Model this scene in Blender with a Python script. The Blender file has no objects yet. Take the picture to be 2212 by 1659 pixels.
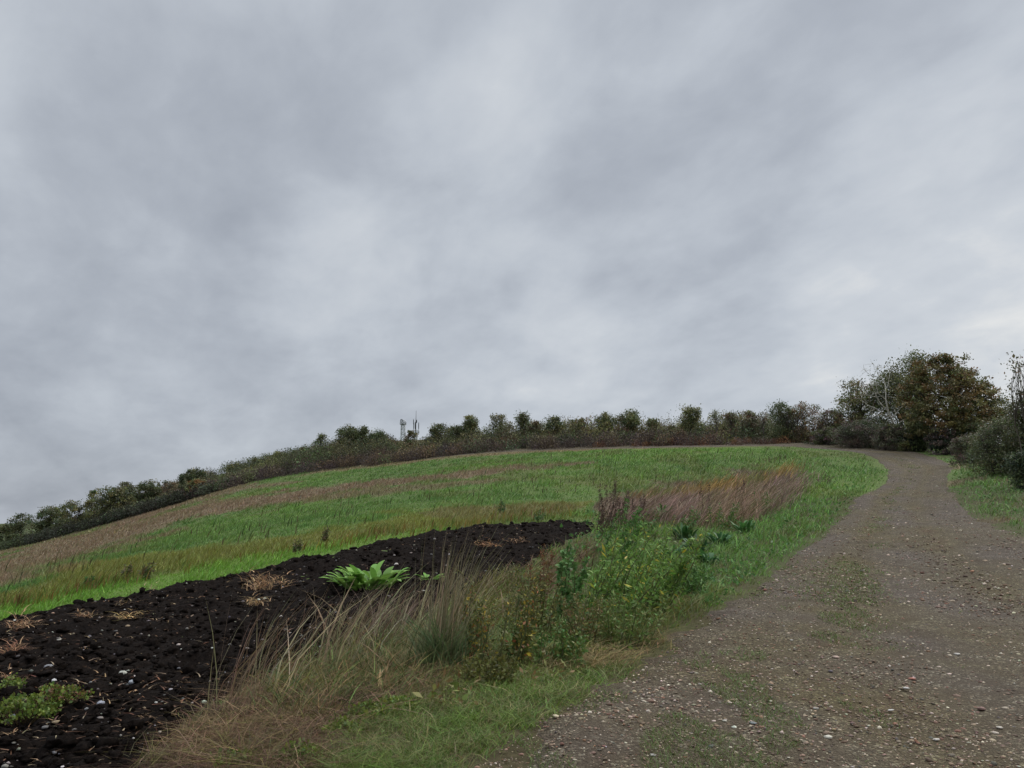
import bpy, math, random
import numpy as np
PI = math.pi
rng = np.random.default_rng(11)
random.seed(11)
C = bpy.context.scene.collection
scene = bpy.context.scene

# ------------------------------------------------------------------ camera model
FPX, SV, CZ = 773.5, 1024/2212.0, 1.6          # focal length, photo-view scale, eye height
PITCH = math.atan((520-384)/FPX)
CP, SP = math.cos(PITCH), math.sin(PITCH)

def ray(vx, vy):
    """direction through photo point (vx, vy), scaled so that dy = 1"""
    vx, vy = np.asarray(vx, float), np.asarray(vy, float)
    u = (vx*SV-512)/FPX; v = -(vy*SV-384)/FPX
    dy = CP - v*SP; dz = SP + v*CP
    return u/dy, dz/dy
def at(vx, vy, Y):
    a, b = ray(vx, vy)
    return np.array([a*Y, Y, CZ+b*Y])
def proj(x, y, z):
    zz = z-CZ
    d = np.maximum(y*CP+zz*SP, 0.05)
    v = (-y*SP+zz*CP)/d; u = x/d
    return (512+u*FPX)/SV, (384-v*FPX)/SV
def zat(vy, Y):
    return CZ+ray(1106, vy)[1]*Y

# ------------------------------------------------------------------ noise
def vnoise(x, y, seed=0):
    x = np.asarray(x, float); y = np.asarray(y, float)
    ix = np.floor(x).astype(np.int64); iy = np.floor(y).astype(np.int64)
    fx, fy = x-ix, y-iy
    fx = fx*fx*(3-2*fx); fy = fy*fy*(3-2*fy)
    def h(a, b):
        n = (a*374761393 + b*668265263 + seed*974634777) & 0xffffffff
        n = ((n ^ (n >> 13))*1274126177) & 0xffffffff
        n = ((n ^ (n >> 16))*2246822519) & 0xffffffff
        return ((n ^ (n >> 15)) & 0xffff)/65535.0
    return (h(ix, iy)*(1-fx)+h(ix+1, iy)*fx)*(1-fy) + (h(ix, iy+1)*(1-fx)+h(ix+1, iy+1)*fx)*fy
def fbm(x, y, seed=0, oct=4):
    s = 0; a = .5; t = 0
    for k in range(oct):
        s = s + a*vnoise(np.asarray(x)*2**k+17.3*k, np.asarray(y)*2**k-9.1*k, seed+k); t += a; a *= .5
    return s/t
def sstep(a, b, x):
    t = np.clip((np.asarray(x, float)-a)/(b-a), 0, 1)
    return t*t*(3-2*t)
def lin(r, g, b):
    f = lambda c: c/12.92/255 if c <= 10 else ((c/255+.055)/1.055)**2.4
    return np.array([f(r), f(g), f(b)])

# ------------------------------------------------------------------ terrain
PL = [(1033,1640,5.0),(1133,1582,5.6),(1200,1546,6.2),(1371,1457,8.0),(1530,1334,11.5),(1660,1261,15),(1694,1224,17.5),
      (1789,1150,24),(1851,1078,33),(1921,1021,44),(1868,981,55),(1808,973,60),(1721,966,66)]
PR = [(2212,1158,20),(2075,1094,29),(2046,1051,37),(2055,1011,46),(2025,991,53),(1941,971,62),(1858,958,71),(1795,958,76)]
SOILF = [(-40,1350,12.5),(0,1340,13),(300,1290,14.7),(640,1210,17.3),(870,1165,19.7),(1100,1133,23),(1285,1133,26)]
EDGE = [(-60,1212,124),(0,1195,120),(200,1142,112),(400,1084,104),(600,1032,95),(765,1012,92),(1000,983,85),(1300,968,78),(1600,963,71),(1750,958,70)]
ctrl = []
for s in (PL, PR, SOILF, EDGE):
    for vx, vy, Y in s: ctrl.append(at(vx, vy, Y))
for vx, vy, Y in [(470,1027,135),(700,975,128),(830,955,126),(1000,955,120),(1200,950,112),(1400,946,106),(1700,940,98),(1950,955,80),
                  (2060,970,62),(2212,1040,32),(2180,985,44),(250,1106,132),(0,1185,138),(100,1155,136),(0,1213,60),(0,1250,30),(-80,1226,95),(-80,1250,50),(200,1165,60),(200,1215,30),(400,1110,60),(400,1165,30),(600,1080,60),(600,1128,33),(900,1040,52),(1200,1015,50)]:
    ctrl.append(at(vx, vy, Y))
for p in [(0,0,0),(0,4.5,0),(4,3,0),(-4,4,-.05),(-8,6,-.12),(-14,14,-.25),(-30,10,-1.4),(-70,50,-3.2),(-150,150,-15),(5,8,.05),(9,10,.1),
          (16,12,.7),(25,20,1.8),(40,30,3.6),(55,55,6.2),(80,80,8),(60,0,2),(30,0,.9),(-30,-20,-1.2),(0,-20,-.6),(30,-25,0),
          (-60,200,8),(0,200,14),(60,180,11),(0,320,12),(-60,330,13),(150,200,5),(-200,300,-10),(150,350,4),(-150,60,-11),(150,50,5),(-100,-60,-5),(100,-60,0)]:
    ctrl.append(np.array(p, float))
ctrl = np.array(ctrl)
def tps_fit(P, lam):
    n = len(P); d = np.hypot(P[:, None, 0]-P[None, :, 0], P[:, None, 1]-P[None, :, 1])+1e-9
    K = d*d*np.log(d)+lam*np.eye(n); Q = np.c_[np.ones(n), P[:, :2]]
    A = np.block([[K, Q], [Q.T, np.zeros((3, 3))]])
    return np.linalg.solve(A, np.r_[P[:, 2], 0, 0, 0])
TW = tps_fit(ctrl, .6)
def tps(x, y):
    out = np.zeros(x.size); xf, yf = x.ravel(), y.ravel()
    for i in range(0, xf.size, 40000):
        a, b = xf[i:i+40000], yf[i:i+40000]
        d2 = (a[:, None]-ctrl[None, :, 0])**2+(b[:, None]-ctrl[None, :, 1])**2+1e-9
        out[i:i+40000] = (.5*d2*np.log(d2))@TW[:-3]+TW[-3]+TW[-2]*a+TW[-1]*b
    return out.reshape(x.shape)
GX0, GX1, GY0, GY1 = -200., 160., -60., 360.
gx = np.arange(GX0, GX1+.5, 1.); gy = np.arange(GY0, GY1+.5, 1.)
GXX, GYY = np.meshgrid(gx, gy, indexing='ij')
GZ = tps(GXX, GYY)
def H(x, y):
    x = np.asarray(x, float); y = np.asarray(y, float)
    cx = np.clip(x, GX0, GX1-1e-6); cy = np.clip(y, GY0, GY1-1e-6)
    i = np.minimum((cx-GX0).astype(int), len(gx)-2); j = np.minimum((cy-GY0).astype(int), len(gy)-2)
    fx, fy = cx-GX0-i, cy-GY0-j
    z = (GZ[i, j]*(1-fx)+GZ[i+1, j]*fx)*(1-fy)+(GZ[i, j+1]*(1-fx)+GZ[i+1, j+1]*fx)*fy
    out = np.maximum(np.abs(x-cx), np.abs(y-cy))
    return z*np.exp(-out/400)-15*(1-np.exp(-out/400))
_Ys = np.exp(np.linspace(math.log(2.2), math.log(170), 260))
def hit(vx, vy):
    """where the ray through a photo point meets the terrain"""
    vx = np.atleast_1d(np.asarray(vx, float)); vy = np.atleast_1d(np.asarray(vy, float))
    a, b = ray(vx, vy)
    X = a[:, None]*_Ys; Z = CZ+b[:, None]*_Ys
    D = Z-H(X, np.broadcast_to(_Ys, X.shape))
    k = np.argmax(D < 0, axis=1); k = np.where((D < 0).any(1), np.maximum(k, 1), len(_Ys)-1)
    r = np.arange(len(vx)); d0, d1 = D[r, k-1], D[r, k]
    t = np.clip(d0/(d0-d1+1e-12), 0, 1); Y = _Ys[k-1]+t*(_Ys[k]-_Ys[k-1])
    return np.c_[a*Y, Y, H(a*Y, Y)]
def hit1(vx, vy): return hit(vx, vy)[0]

def inpoly(x, y, P):
    x = np.asarray(x); y = np.asarray(y); c = np.zeros(x.shape, bool); n = len(P)
    for i in range(n):
        x0, y0 = P[i]; x1, y1 = P[(i+1) % n]
        if y0 == y1: continue
        c ^= ((y0 > y) != (y1 > y)) & (x < (x1-x0)*(y-y0)/(y1-y0)+x0)
    return c
def sdist(x, y, P):
    """signed distance to a polygon, positive inside"""
    d = np.full(np.shape(x), 1e9); n = len(P)
    for i in range(n):
        x0, y0 = P[i]; x1, y1 = P[(i+1) % n]; ex, ey = x1-x0, y1-y0
        t = np.clip(((x-x0)*ex+(y-y0)*ey)/(ex*ex+ey*ey+1e-12), 0, 1)
        d = np.minimum(d, np.hypot(x-x0-t*ex, y-y0-t*ey))
    return np.where(inpoly(x, y, P), d, -d)
def scatterV(poly, n, seed=0):
    """n ground points under an outline given in photo coordinates"""
    r = np.random.default_rng(seed); P = np.array(poly, float)
    lo, hi = P.min(0), P.max(0); out = []
    while sum(map(len, out)) < n:
        q = lo+(hi-lo)*r.random((n*2, 2)); out.append(q[inpoly(q[:, 0], q[:, 1], P)])
    q = np.concatenate(out)[:n]
    return hit(q[:, 0], q[:, 1])

# ------------------------------------------------------------------ mesh helpers
def link(o, parent=None):
    C.objects.link(o)
    if parent is not None: o.parent = parent
    return o
def mesh(name, V, F, mat, parent=None, col=None, smooth=False):
    """V (n,3); F one (m,k) array or a list of them; col (n,3) per-vertex plant or stone colour"""
    if not isinstance(F, list): F = [F]
    F = [np.asarray(f, np.int32) for f in F if len(f)]
    me = bpy.data.meshes.new(name); V = np.asarray(V, np.float32)
    me.vertices.add(len(V)); me.vertices.foreach_set('co', V.ravel())
    me.loops.add(sum(f.size for f in F)); me.loops.foreach_set('vertex_index', np.concatenate([f.ravel() for f in F]))
    sizes = np.concatenate([np.full(len(f), f.shape[1]) for f in F]); st = np.r_[0, np.cumsum(sizes)[:-1]].astype(np.int32)
    me.polygons.add(len(sizes)); me.polygons.foreach_set('loop_start', st)
    if smooth: me.polygons.foreach_set('use_smooth', np.ones(len(sizes), bool))
    me.update(calc_edges=True)
    if col is not None:
        a = me.color_attributes.new('Col', 'FLOAT_COLOR', 'POINT')
        a.data.foreach_set('color', np.c_[np.clip(col, 0, 1), np.ones(len(V))].astype(np.float32).ravel())
    me.materials.append(mat)
    return link(bpy.data.objects.new(name, me), parent)
class Acc:
    """collects vertices and faces of one mesh"""
    def __init__(s): s.V, s.C, s.F, s.n = [], [], {}, 0
    def add(s, V, F, col):
        V = np.asarray(V, float).reshape(-1, 3)
        for f in (F if isinstance(F, list) else [F]):
            f = np.asarray(f)
            if len(f): s.F.setdefault(f.shape[1], []).append(f+s.n)
        s.V.append(V); s.C.append(np.broadcast_to(np.asarray(col, float), V.shape)); s.n += len(V)
        return s
    def build(s, name, mat, parent=None, smooth=False):
        return mesh(name, np.concatenate(s.V), [np.concatenate(f) for f in s.F.values()], mat, parent, np.concatenate(s.C), smooth)
def thing(name, label, cat, loc, group=None):
    o = bpy.data.objects.new(name, None); o.empty_display_size = .2; link(o); o.location = [float(c) for c in loc]
    return tag(o, label, cat, group)
def tag(o, label=None, cat=None, group=None, kind=None):
    if label: o['label'] = label
    if cat: o['category'] = cat
    if group: o['group'] = group
    if kind: o['kind'] = kind
    return o

def tube(pts, r, sides=5):
    pts = np.asarray(pts, float); r = np.broadcast_to(np.asarray(r, float), len(pts)); n = len(pts)
    d = np.gradient(pts, axis=0); d /= np.linalg.norm(d, axis=1)[:, None]+1e-9
    ref = np.array([0, 0, 1.]) if abs(d[0, 2]) < .8 else np.array([1., 0, 0])
    a = np.cross(d, ref); a /= np.linalg.norm(a, axis=1)[:, None]+1e-9; b = np.cross(d, a)
    th = np.linspace(0, 2*PI, sides, endpoint=False)
    V = (pts[:, None]+r[:, None, None]*(np.cos(th)[None, :, None]*a[:, None]+np.sin(th)[None, :, None]*b[:, None])).reshape(-1, 3)
    F = []
    for i in range(n-1):
        for k in range(sides):
            F.append((i*sides+k, i*sides+(k+1) % sides, (i+1)*sides+(k+1) % sides, (i+1)*sides+k))
    return V, [np.array(F), np.array([list(range(sides))[::-1], [(n-1)*sides+k for k in range(sides)]])]

def blades(P, h, w, ang, lean, curl, face=None, segs=2, r=rng):
    """grass blades: base P, height h, width w, leaning toward ang"""
    N = len(P); P = np.asarray(P, float)
    if face is None: face = r.random(N)*PI
    one = np.ones(N); h, w, ang, lean, curl = [np.asarray(q)*one for q in (h, w, ang, lean, curl)]
    D = np.c_[np.cos(ang), np.sin(ang)]; Wd = np.c_[np.cos(face), np.sin(face)]
    V = np.zeros((N, 2*segs+1, 3))
    for k in range(segs+1):
        t = k/segs; hor = h*lean*t**1.7; c = P.copy()
        c[:, :2] += D*hor[:, None]; c[:, 2] += h*(t-curl*t*t)
        if k == segs: V[:, 2*segs] = c
        else:
            hw = .5*w*(1-.75*t**1.5)
            V[:, 2*k] = c; V[:, 2*k, :2] -= Wd*hw[:, None]
            V[:, 2*k+1] = c; V[:, 2*k+1, :2] += Wd*hw[:, None]
    b = (np.arange(N)*(2*segs+1))[:, None]; F = []
    if segs > 1: F.append(np.concatenate([b+np.array([2*k, 2*k+1, 2*k+3, 2*k+2]) for k in range(segs-1)]))
    F.append(b+np.array([2*segs-2, 2*segs-1, 2*segs]))
    return V.reshape(-1, 3), F
def bcol(col, segs): return np.repeat(np.asarray(col), 2*segs+1, axis=0)

def leaves(P, ax, side, L, W, fold=.15):
    """diamond leaves: base P, axis ax, side vector"""
    N = len(P); L = (np.asarray(L)*np.ones(N))[:, None]; W = (np.asarray(W)*np.ones(N))[:, None]
    nrm = np.cross(ax, side); V = np.empty((N, 4, 3)); m = P+ax*L*.5+nrm*W*fold
    V[:, 0] = P; V[:, 1] = m+side*W*.5; V[:, 2] = P+ax*L; V[:, 3] = m-side*W*.5
    return V.reshape(-1, 3), (np.arange(N)*4)[:, None]+np.arange(4)
def rdirs(N, r=rng, up=0.):
    v = r.normal(size=(N, 3)); v[:, 2] += up
    return v/np.linalg.norm(v, axis=1)[:, None]
def perp(a, r=rng):
    s = np.cross(a, r.normal(size=a.shape)); return s/(np.linalg.norm(s, axis=1)[:, None]+1e-9)
def bleaf(p, yaw, L, W, rise=.5, droop=.6, wave=.1, n=5):
    """a broad leaf with a midrib, curved: base p, heading yaw"""
    t = np.linspace(0, 1, n+1); d = np.array([math.cos(yaw), math.sin(yaw), 0]); s = np.array([-d[1], d[0], 0])
    mid = p+np.outer(t*L, d); mid[:, 2] += L*(rise*t-droop*t*t)
    w = W*.5*np.sin(PI*np.clip(t*.93+.07, 0, 1))**.8*(1-.25*t); w[-1] = .002
    up = .25*w+wave*L*.12*np.sin(t*9+yaw*3)
    A = mid+np.outer(w, s); A[:, 2] += up; B = mid-np.outer(w, s); B[:, 2] += .25*w-wave*L*.12*np.sin(t*8+yaw*5)
    V = np.concatenate([A, mid, B]); m = n+1; F = []
    for i in range(n): F += [(i, i+1, m+i+1, m+i), (m+i, m+i+1, 2*m+i+1, 2*m+i)]
    return V, np.array(F)
def vary(col, n, r=rng, v=.18, hue=.06):
    c = np.broadcast_to(np.asarray(col, float), (n, 3)).copy()
    c *= np.exp(r.normal(size=(n, 1))*v); c *= np.exp(r.normal(size=(n, 3))*hue)
    return c
def pick(cols, n, r=rng, wts=None, v=.18):
    cols = np.array(cols); k = r.choice(len(cols), n, p=None if wts is None else np.array(wts)/sum(wts))
    return vary(cols[k], n, r, v)

# ------------------------------------------------------------------ materials
def newmat(name):
    m = bpy.data.materials.new(name); m.use_nodes = True; nt = m.node_tree
    for n in list(nt.nodes): nt.nodes.remove(n)
    o = nt.nodes.new('ShaderNodeOutputMaterial'); p = nt.nodes.new('ShaderNodeBsdfPrincipled')
    p.inputs['Specular IOR Level'].default_value = .25
    nt.links.new(p.outputs[0], o.inputs[0])
    return m, nt, p, o
def node(nt, t, **kw):
    n = nt.nodes.new(t)
    for k, v in kw.items(): setattr(n, k, v)
    return n
def ramp(nt, stops):
    r = nt.nodes.new('ShaderNodeValToRGB'); e = r.color_ramp.elements
    while len(e) > 1: e.remove(e[-1])
    e[0].position = stops[0][0]; e[0].color = (*stops[0][1], 1)
    for p, c in stops[1:]:
        q = e.new(p); q.color = (*c, 1)
    return r
def colmat(name, rough=.7, trans=0., scale=30., amt=.35, spec=.25, bump=0.):
    m, nt, p, o = newmat(name); L = nt.links.new
    a = node(nt, 'ShaderNodeAttribute', attribute_name='Col')
    g = node(nt, 'ShaderNodeNewGeometry'); nz = node(nt, 'ShaderNodeTexNoise'); nz.inputs['Scale'].default_value = scale; nz.inputs['Detail'].default_value = 3
    L(g.outputs['Position'], nz.inputs['Vector'])
    mr = node(nt, 'ShaderNodeMapRange'); mr.inputs[1].default_value = .25; mr.inputs[2].default_value = .75; mr.inputs[3].default_value = 1-amt; mr.inputs[4].default_value = 1+amt
    L(nz.outputs[0], mr.inputs[0])
    mx = node(nt, 'ShaderNodeVectorMath', operation='SCALE'); L(a.outputs['Color'], mx.inputs[0]); L(mr.outputs[0], mx.inputs['Scale'])
    L(mx.outputs[0], p.inputs['Base Color']); p.inputs['Roughness'].default_value = rough; p.inputs['Specular IOR Level'].default_value = spec
    if bump:
        b = node(nt, 'ShaderNodeBump'); b.inputs['Strength'].default_value = bump; b.inputs['Distance'].default_value = .02
        L(nz.outputs[0], b.inputs['Height']); L(b.outputs[0], p.inputs['Normal'])
    if trans:
        t = node(nt, 'ShaderNodeBsdfTranslucent'); L(mx.outputs[0], t.inputs[0])
        ms = node(nt, 'ShaderNodeMixShader'); ms.inputs[0].default_value = trans
        L(p.outputs[0], ms.inputs[1]); L(t.outputs[0], ms.inputs[2]); L(ms.outputs[0], o.inputs[0])
    return m
M_GRASS = colmat('grass blades', .55, .3, 3., .12)
M_LEAF = colmat('leaves', .5, .28, 3., .15, .3)
M_DRY = colmat('dry stems', .75, .15, 20., .2, .15)
M_BARK = colmat('bark', .85, 0, 12., .35, .1, .5)
M_STONE = colmat('stones', .75, 0, 60., .25, .25, .4)
M_METAL = colmat('galvanised steel', .5, 0, 5., .1, .4)
M_SCRUB = colmat('scrub leaves', .6, .2, 1.5, .15, .2)

def ground_mat():
    m, nt, p, o = newmat('turf soil'); L = nt.links.new
    a = node(nt, 'ShaderNodeAttribute', attribute_name='Col'); g = node(nt, 'ShaderNodeNewGeometry')
    n1 = node(nt, 'ShaderNodeTexNoise'); n1.inputs['Scale'].default_value = 14; n1.inputs['Detail'].default_value = 7; n1.inputs['Roughness'].default_value = .7
    L(g.outputs['Position'], n1.inputs['Vector'])
    mr = node(nt, 'ShaderNodeMapRange'); mr.inputs[1].default_value = .3; mr.inputs[2].default_value = .7; mr.inputs[3].default_value = .55; mr.inputs[4].default_value = 1.45
    L(n1.outputs[0], mr.inputs[0])
    mx = node(nt, 'ShaderNodeVectorMath', operation='SCALE'); L(a.outputs['Color'], mx.inputs[0]); L(mr.outputs[0], mx.inputs['Scale'])
    L(mx.outputs[0], p.inputs['Base Color']); p.inputs['Roughness'].default_value = .9; p.inputs['Specular IOR Level'].default_value = .1
    b = node(nt, 'ShaderNodeBump'); b.inputs['Strength'].default_value = .7; b.inputs['Distance'].default_value = .03
    L(n1.outputs[0], b.inputs['Height']); L(b.outputs[0], p.inputs['Normal'])
    return m
def gravel_mat():
    m, nt, p, o = newmat('gravel track'); L = nt.links.new
    g = node(nt, 'ShaderNodeNewGeometry')
    dn = node(nt, 'ShaderNodeTexNoise'); dn.inputs['Scale'].default_value = 25; dn.inputs['Detail'].default_value = 4
    L(g.outputs['Position'], dn.inputs['Vector'])
    def vor(scale):
        v = node(nt, 'ShaderNodeTexVoronoi'); v.inputs['Scale'].default_value = scale
        ad = node(nt, 'ShaderNodeVectorMath', operation='MULTIPLY_ADD'); L(dn.outputs['Color'], ad.inputs[0]); ad.inputs[1].default_value = (.03,)*3
        L(g.outputs['Position'], ad.inputs[2]); L(ad.outputs[0], v.inputs['Vector']); return v
    v1, v2 = vor(52), vor(20)
    sep = node(nt, 'ShaderNodeSeparateColor'); L(v1.outputs['Color'], sep.inputs[0])
    r1 = ramp(nt, [(0, (.036, .027, .019)), (.35, (.058, .044, .032)), (.62, (.086, .067, .050)), (.84, (.128, .104, .081)), (.92, (.22, .185, .145)), (1, (.36, .32, .27))])
    L(sep.outputs[0], r1.inputs[0])
    big = node(nt, 'ShaderNodeTexNoise'); big.inputs['Scale'].default_value = .9; big.inputs['Detail'].default_value = 6; big.inputs['Roughness'].default_value = .65
    L(g.outputs['Position'], big.inputs['Vector'])
    r2 = ramp(nt, [(.3, (.050, .034, .023)), (.55, (.072, .053, .038)), (.75, (.088, .068, .051))])
    L(big.outputs[0], r2.inputs[0])
    cov = node(nt, 'ShaderNodeTexNoise'); cov.inputs['Scale'].default_value = 3.2; cov.inputs['Detail'].default_value = 6
    L(g.outputs['Position'], cov.inputs['Vector'])
    cr = ramp(nt, [(.36, (.12,)*3), (.62, (.9,)*3)]); L(cov.outputs[0], cr.inputs[0])
    mx = node(nt, 'ShaderNodeMix', data_type='RGBA'); L(cr.outputs[0], mx.inputs[0]); L(r2.outputs[0], mx.inputs[6]); L(r1.outputs[0], mx.inputs[7])
    a = node(nt, 'ShaderNodeAttribute', attribute_name='Col')
    mm = node(nt, 'ShaderNodeMix', data_type='RGBA', blend_type='MULTIPLY'); mm.inputs[0].default_value = 1
    L(mx.outputs[2], mm.inputs[6]); L(a.outputs['Color'], mm.inputs[7])
    L(mm.outputs[2], p.inputs['Base Color']); p.inputs['Roughness'].default_value = .8; p.inputs['Specular IOR Level'].default_value = .2
    inv = node(nt, 'ShaderNodeMath', operation='MULTIPLY'); inv.inputs[1].default_value = -1.2; L(v1.outputs['Distance'], inv.inputs[0])
    ad = node(nt, 'ShaderNodeMath', operation='ADD'); L(inv.outputs[0], ad.inputs[0]); L(dn.outputs[0], ad.inputs[1])
    b = node(nt, 'ShaderNodeBump'); b.inputs['Strength'].default_value = .9; b.inputs['Distance'].default_value = .02
    L(ad.outputs[0], b.inputs['Height']); L(b.outputs[0], p.inputs['Normal'])
    return m
def soil_mat():
    m, nt, p, o = newmat('black ploughed soil'); L = nt.links.new
    g = node(nt, 'ShaderNodeNewGeometry')
    n1 = node(nt, 'ShaderNodeTexNoise'); n1.inputs['Scale'].default_value = 22; n1.inputs['Detail'].default_value = 8; n1.inputs['Roughness'].default_value = .75
    L(g.outputs['Position'], n1.inputs['Vector'])
    r = ramp(nt, [(.3, (.0045, .0032, .0027)), (.52, (.0100, .0070, .0056)), (.64, (.019, .0135, .0108)), (.78, (.050, .037, .029))]); L(n1.outputs[0], r.inputs[0])
    L(r.outputs[0], p.inputs['Base Color']); p.inputs['Roughness'].default_value = .9; p.inputs['Specular IOR Level'].default_value = .06
    b = node(nt, 'ShaderNodeBump'); b.inputs['Strength'].default_value = 1; b.inputs['Distance'].default_value = .04
    L(n1.outputs[0], b.inputs['Height']); L(b.outputs[0], p.inputs['Normal'])
    return m
M_GROUND, M_PATH, M_SOIL = ground_mat(), gravel_mat(), soil_mat()

# ------------------------------------------------------------------ plan outlines
pl = [(-1.6,-14),(-1.3,-4),(-.9,0)]+[tuple(at(*q)[:2]) for q in PL]+[(12,74),(-10,88)]
pr = [(9,-14),(9.4,-4),(10,4),(11.2,12)]+[tuple(at(*q)[:2]) for q in PR]+[(14,84),(-8,95)]
PATHPOLY = np.array(pl+pr[::-1])
SOILN = [(1285,1150),(1200,1195),(1130,1250),(1010,1300),(900,1345),(720,1420),(560,1500),(430,1580),(330,1659)]
soil = [tuple(at(*q)[:2]) for q in SOILF]+[tuple(hit1(*q)[:2]) for q in SOILN]+[(-2.4,2.5),(-4,-2),(-30,-6),(-34,6),(-16,11)]
SOILPOLY = np.array(soil)
edge3 = np.array([at(*q) for q in EDGE])[:, :2]
def beyond(x, y):
    """metres beyond the field's top edge (negative inside the field)"""
    P = np.vstack([edge3[0]+(edge3[0]-edge3[1])*4, edge3, [[34, 78], [60, 72], [140, 60]]])
    d = np.full(np.shape(x), 1e9); sg = np.ones(np.shape(x))
    for i in range(len(P)-1):
        e = P[i+1]-P[i]; t = np.clip(((x-P[i, 0])*e[0]+(y-P[i, 1])*e[1])/(e@e), 0, 1)
        dd = np.hypot(x-P[i, 0]-t*e[0], y-P[i, 1]-t*e[1]); s = e[0]*(y-P[i, 1])-e[1]*(x-P[i, 0])
        m = dd < d; d = np.where(m, dd, d); sg = np.where(m, np.sign(s), sg)
    return d*sg

# ------------------------------------------------------------------ plant colours over the land
G_FIELD, G_VIVID, G_DEEP = np.array([.128, .215, .050]), np.array([.145, .285, .036]), np.array([.080, .170, .040])
B_DEAD, Y_WEED, B_PURP, B_TAN, G_OLIVE = np.array([.23, .165, .105]), np.array([.235, .185, .045]), np.array([.17, .115, .085]), np.array([.24, .18, .10]), np.array([.145, .155, .045])
def band(vx, vy, pts, nz):
    P = np.array(pts, float); yc = np.interp(vx, P[:, 0], P[:, 1]); hw = np.interp(vx, P[:, 0], P[:, 2])
    return sstep(1.35, .45, np.abs(vy-yc)/np.maximum(hw, .1)+nz)*(hw > .3)
def landcol(x, y):
    z = H(x, y); vx, vy = proj(x, y, z); vx = np.clip(vx, -600, 2800)
    n1 = fbm(x*.35, y*.2, 3)-.5; n2 = fbm(x*1.3, y*1.1, 9)-.5; n3 = fbm(x*.08, y*.08, 21)-.5
    def mix(c, col, m): m = np.clip(m, 0, 1)[..., None]; return c*(1-m)+col*m
    c = np.broadcast_to(G_FIELD, x.shape+(3,)).copy()
    c = mix(c, G_VIVID, .5+2.0*n3+.8*n1-.35); c = mix(c, G_DEEP, .25+1.5*n2+1.5*n1)
    c = mix(c, G_OLIVE, sstep(.04, .2, n1+n3*.6)*.5)
    N = (n1*2.4+n2*1.8)
    for pts, col, a in [
        ([(-300,1290,40),(0,1226,40),(150,1184,38),(300,1140,30),(430,1105,16),(560,1080,12),(700,1062,9),(830,1044,9),(1000,1027,8),(1130,1012,7),(1230,1004,4),(1300,1000,0)], B_DEAD, .95),
        ([(150,1150,0),(250,1128,14),(400,1080,14),(500,1058,9),(600,1046,5),(660,1040,0)], B_DEAD, .85),
        ([(380,1128,0),(480,1103,8),(640,1080,8),(900,1053,7),(1060,1040,5),(1120,1034,0)], B_DEAD, .75),
        ([(-300,1400,26),(0,1302,22),(130,1262,24),(300,1232,24),(450,1208,22),(640,1178,22),(800,1148,22),(1000,1120,20),(1180,1104,16),(1240,1096,8),(1290,1080,0)], Y_WEED, .55),
        ([(900,1110,0),(980,1115,14),(1100,1112,16),(1200,1105,12),(1260,1095,0)], B_TAN*.75, .5),
        ([(-300,1430,22),(0,1330,22),(140,1296,20),(300,1272,18),(450,1240,16),(640,1204,14),(800,1172,11),(870,1158,9),(960,1146,4),(1000,1140,0)], G_VIVID, .85),
        ([(640,1030,0),(700,1017,3),(765,1011,4),(1000,984,3),(1300,968,3),(1500,964,2),(1620,962,0)], B_TAN, .9),
        ([(1240,1040,0),(1300,1048,16),(1450,1040,18),(1600,1026,16),(1680,1010,12),(1740,990,6),(1780,985,0)], np.array([.25,.18,.08]), .1),
        ([(1280,1100,0),(1320,1095,32),(1450,1082,36),(1600,1065,36),(1690,1040,16),(1720,1020,0)], B_PURP, .9)]:
        c = mix(c, col, band(vx, vy, pts, N*.9)*a)
    v = inzone_verge(x, y)
    dry = sstep(.46, .62, fbm(x*.9, y*.7, 33))
    low = sstep(1380, 1480, vy+(vx-1000)*.25)*v
    c = mix(c, np.array([.15, .20, .036]), low*.75); c = mix(c, np.array([.19, .145, .07]), low*dry*.6)
    c = mix(c, np.array([.16, .125, .065]), v*sstep(1430, 1250, vx)*sstep(1330, 1400, vy)*sstep(.35, .55, fbm(x*.7, y*.7, 71))*.7)
    c = mix(c, np.array([.108, .225, .042]), v*sstep(1350, 1500, vx)*(1-low)*.6); c = mix(c, np.array([.12, .11, .04]), v*sstep(.52, .64, fbm(x*1.2, y*.8, 45))*.6)
    rr = (vx > 2000)*(vy > 985)*1.; c = mix(c, np.array([.125, .215, .055]), rr*.7); c = mix(c, B_DEAD, rr*sstep(.5, .66, fbm(x*.5, y*.5, 77))*.8)
    return c
def inzone_verge(x, y):
    """strip between the ploughed soil and the track"""
    t = np.interp(y, [-10, 5, 12, 20, 26, 40], [-9, -2.6, -.8, 1.2, 2.9, 14]) 
    return (x > t)*(y < 34)*1.

# ------------------------------------------------------------------ ground sheet
def axis(lo, hi, fine_lo, fine_hi, d0, g):
    m = list(np.arange(fine_lo, fine_hi+d0*.5, d0)); d = d0
    while m[-1] < hi: d *= g; m.append(m[-1]+d)
    d = d0
    while m[0] > lo: d *= g; m.insert(0, m[0]-d)
    return np.array(m)
ax_, ay_ = axis(-2500, 2500, -22, 32, .3, 1.06), axis(-900, 3500, 0, 60, .3, 1.05)
X, Y = np.meshgrid(ax_, ay_, indexing='ij'); Z = H(X, Y)
bump = (fbm(X*1.1, Y*1.1, 5)-.5)*.02*sstep(.5, 2, np.maximum(-sdist(X, Y, PATHPOLY), 0))*sstep(.5, 2, np.maximum(-sdist(X, Y, SOILPOLY), 0))
nx, ny = X.shape; I = np.arange(nx*ny).reshape(nx, ny)
Q = np.stack([I[:-1, :-1], I[1:, :-1], I[1:, 1:], I[:-1, 1:]], -1).reshape(-1, 4)
lc = landcol(X.ravel(), Y.ravel())
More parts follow.
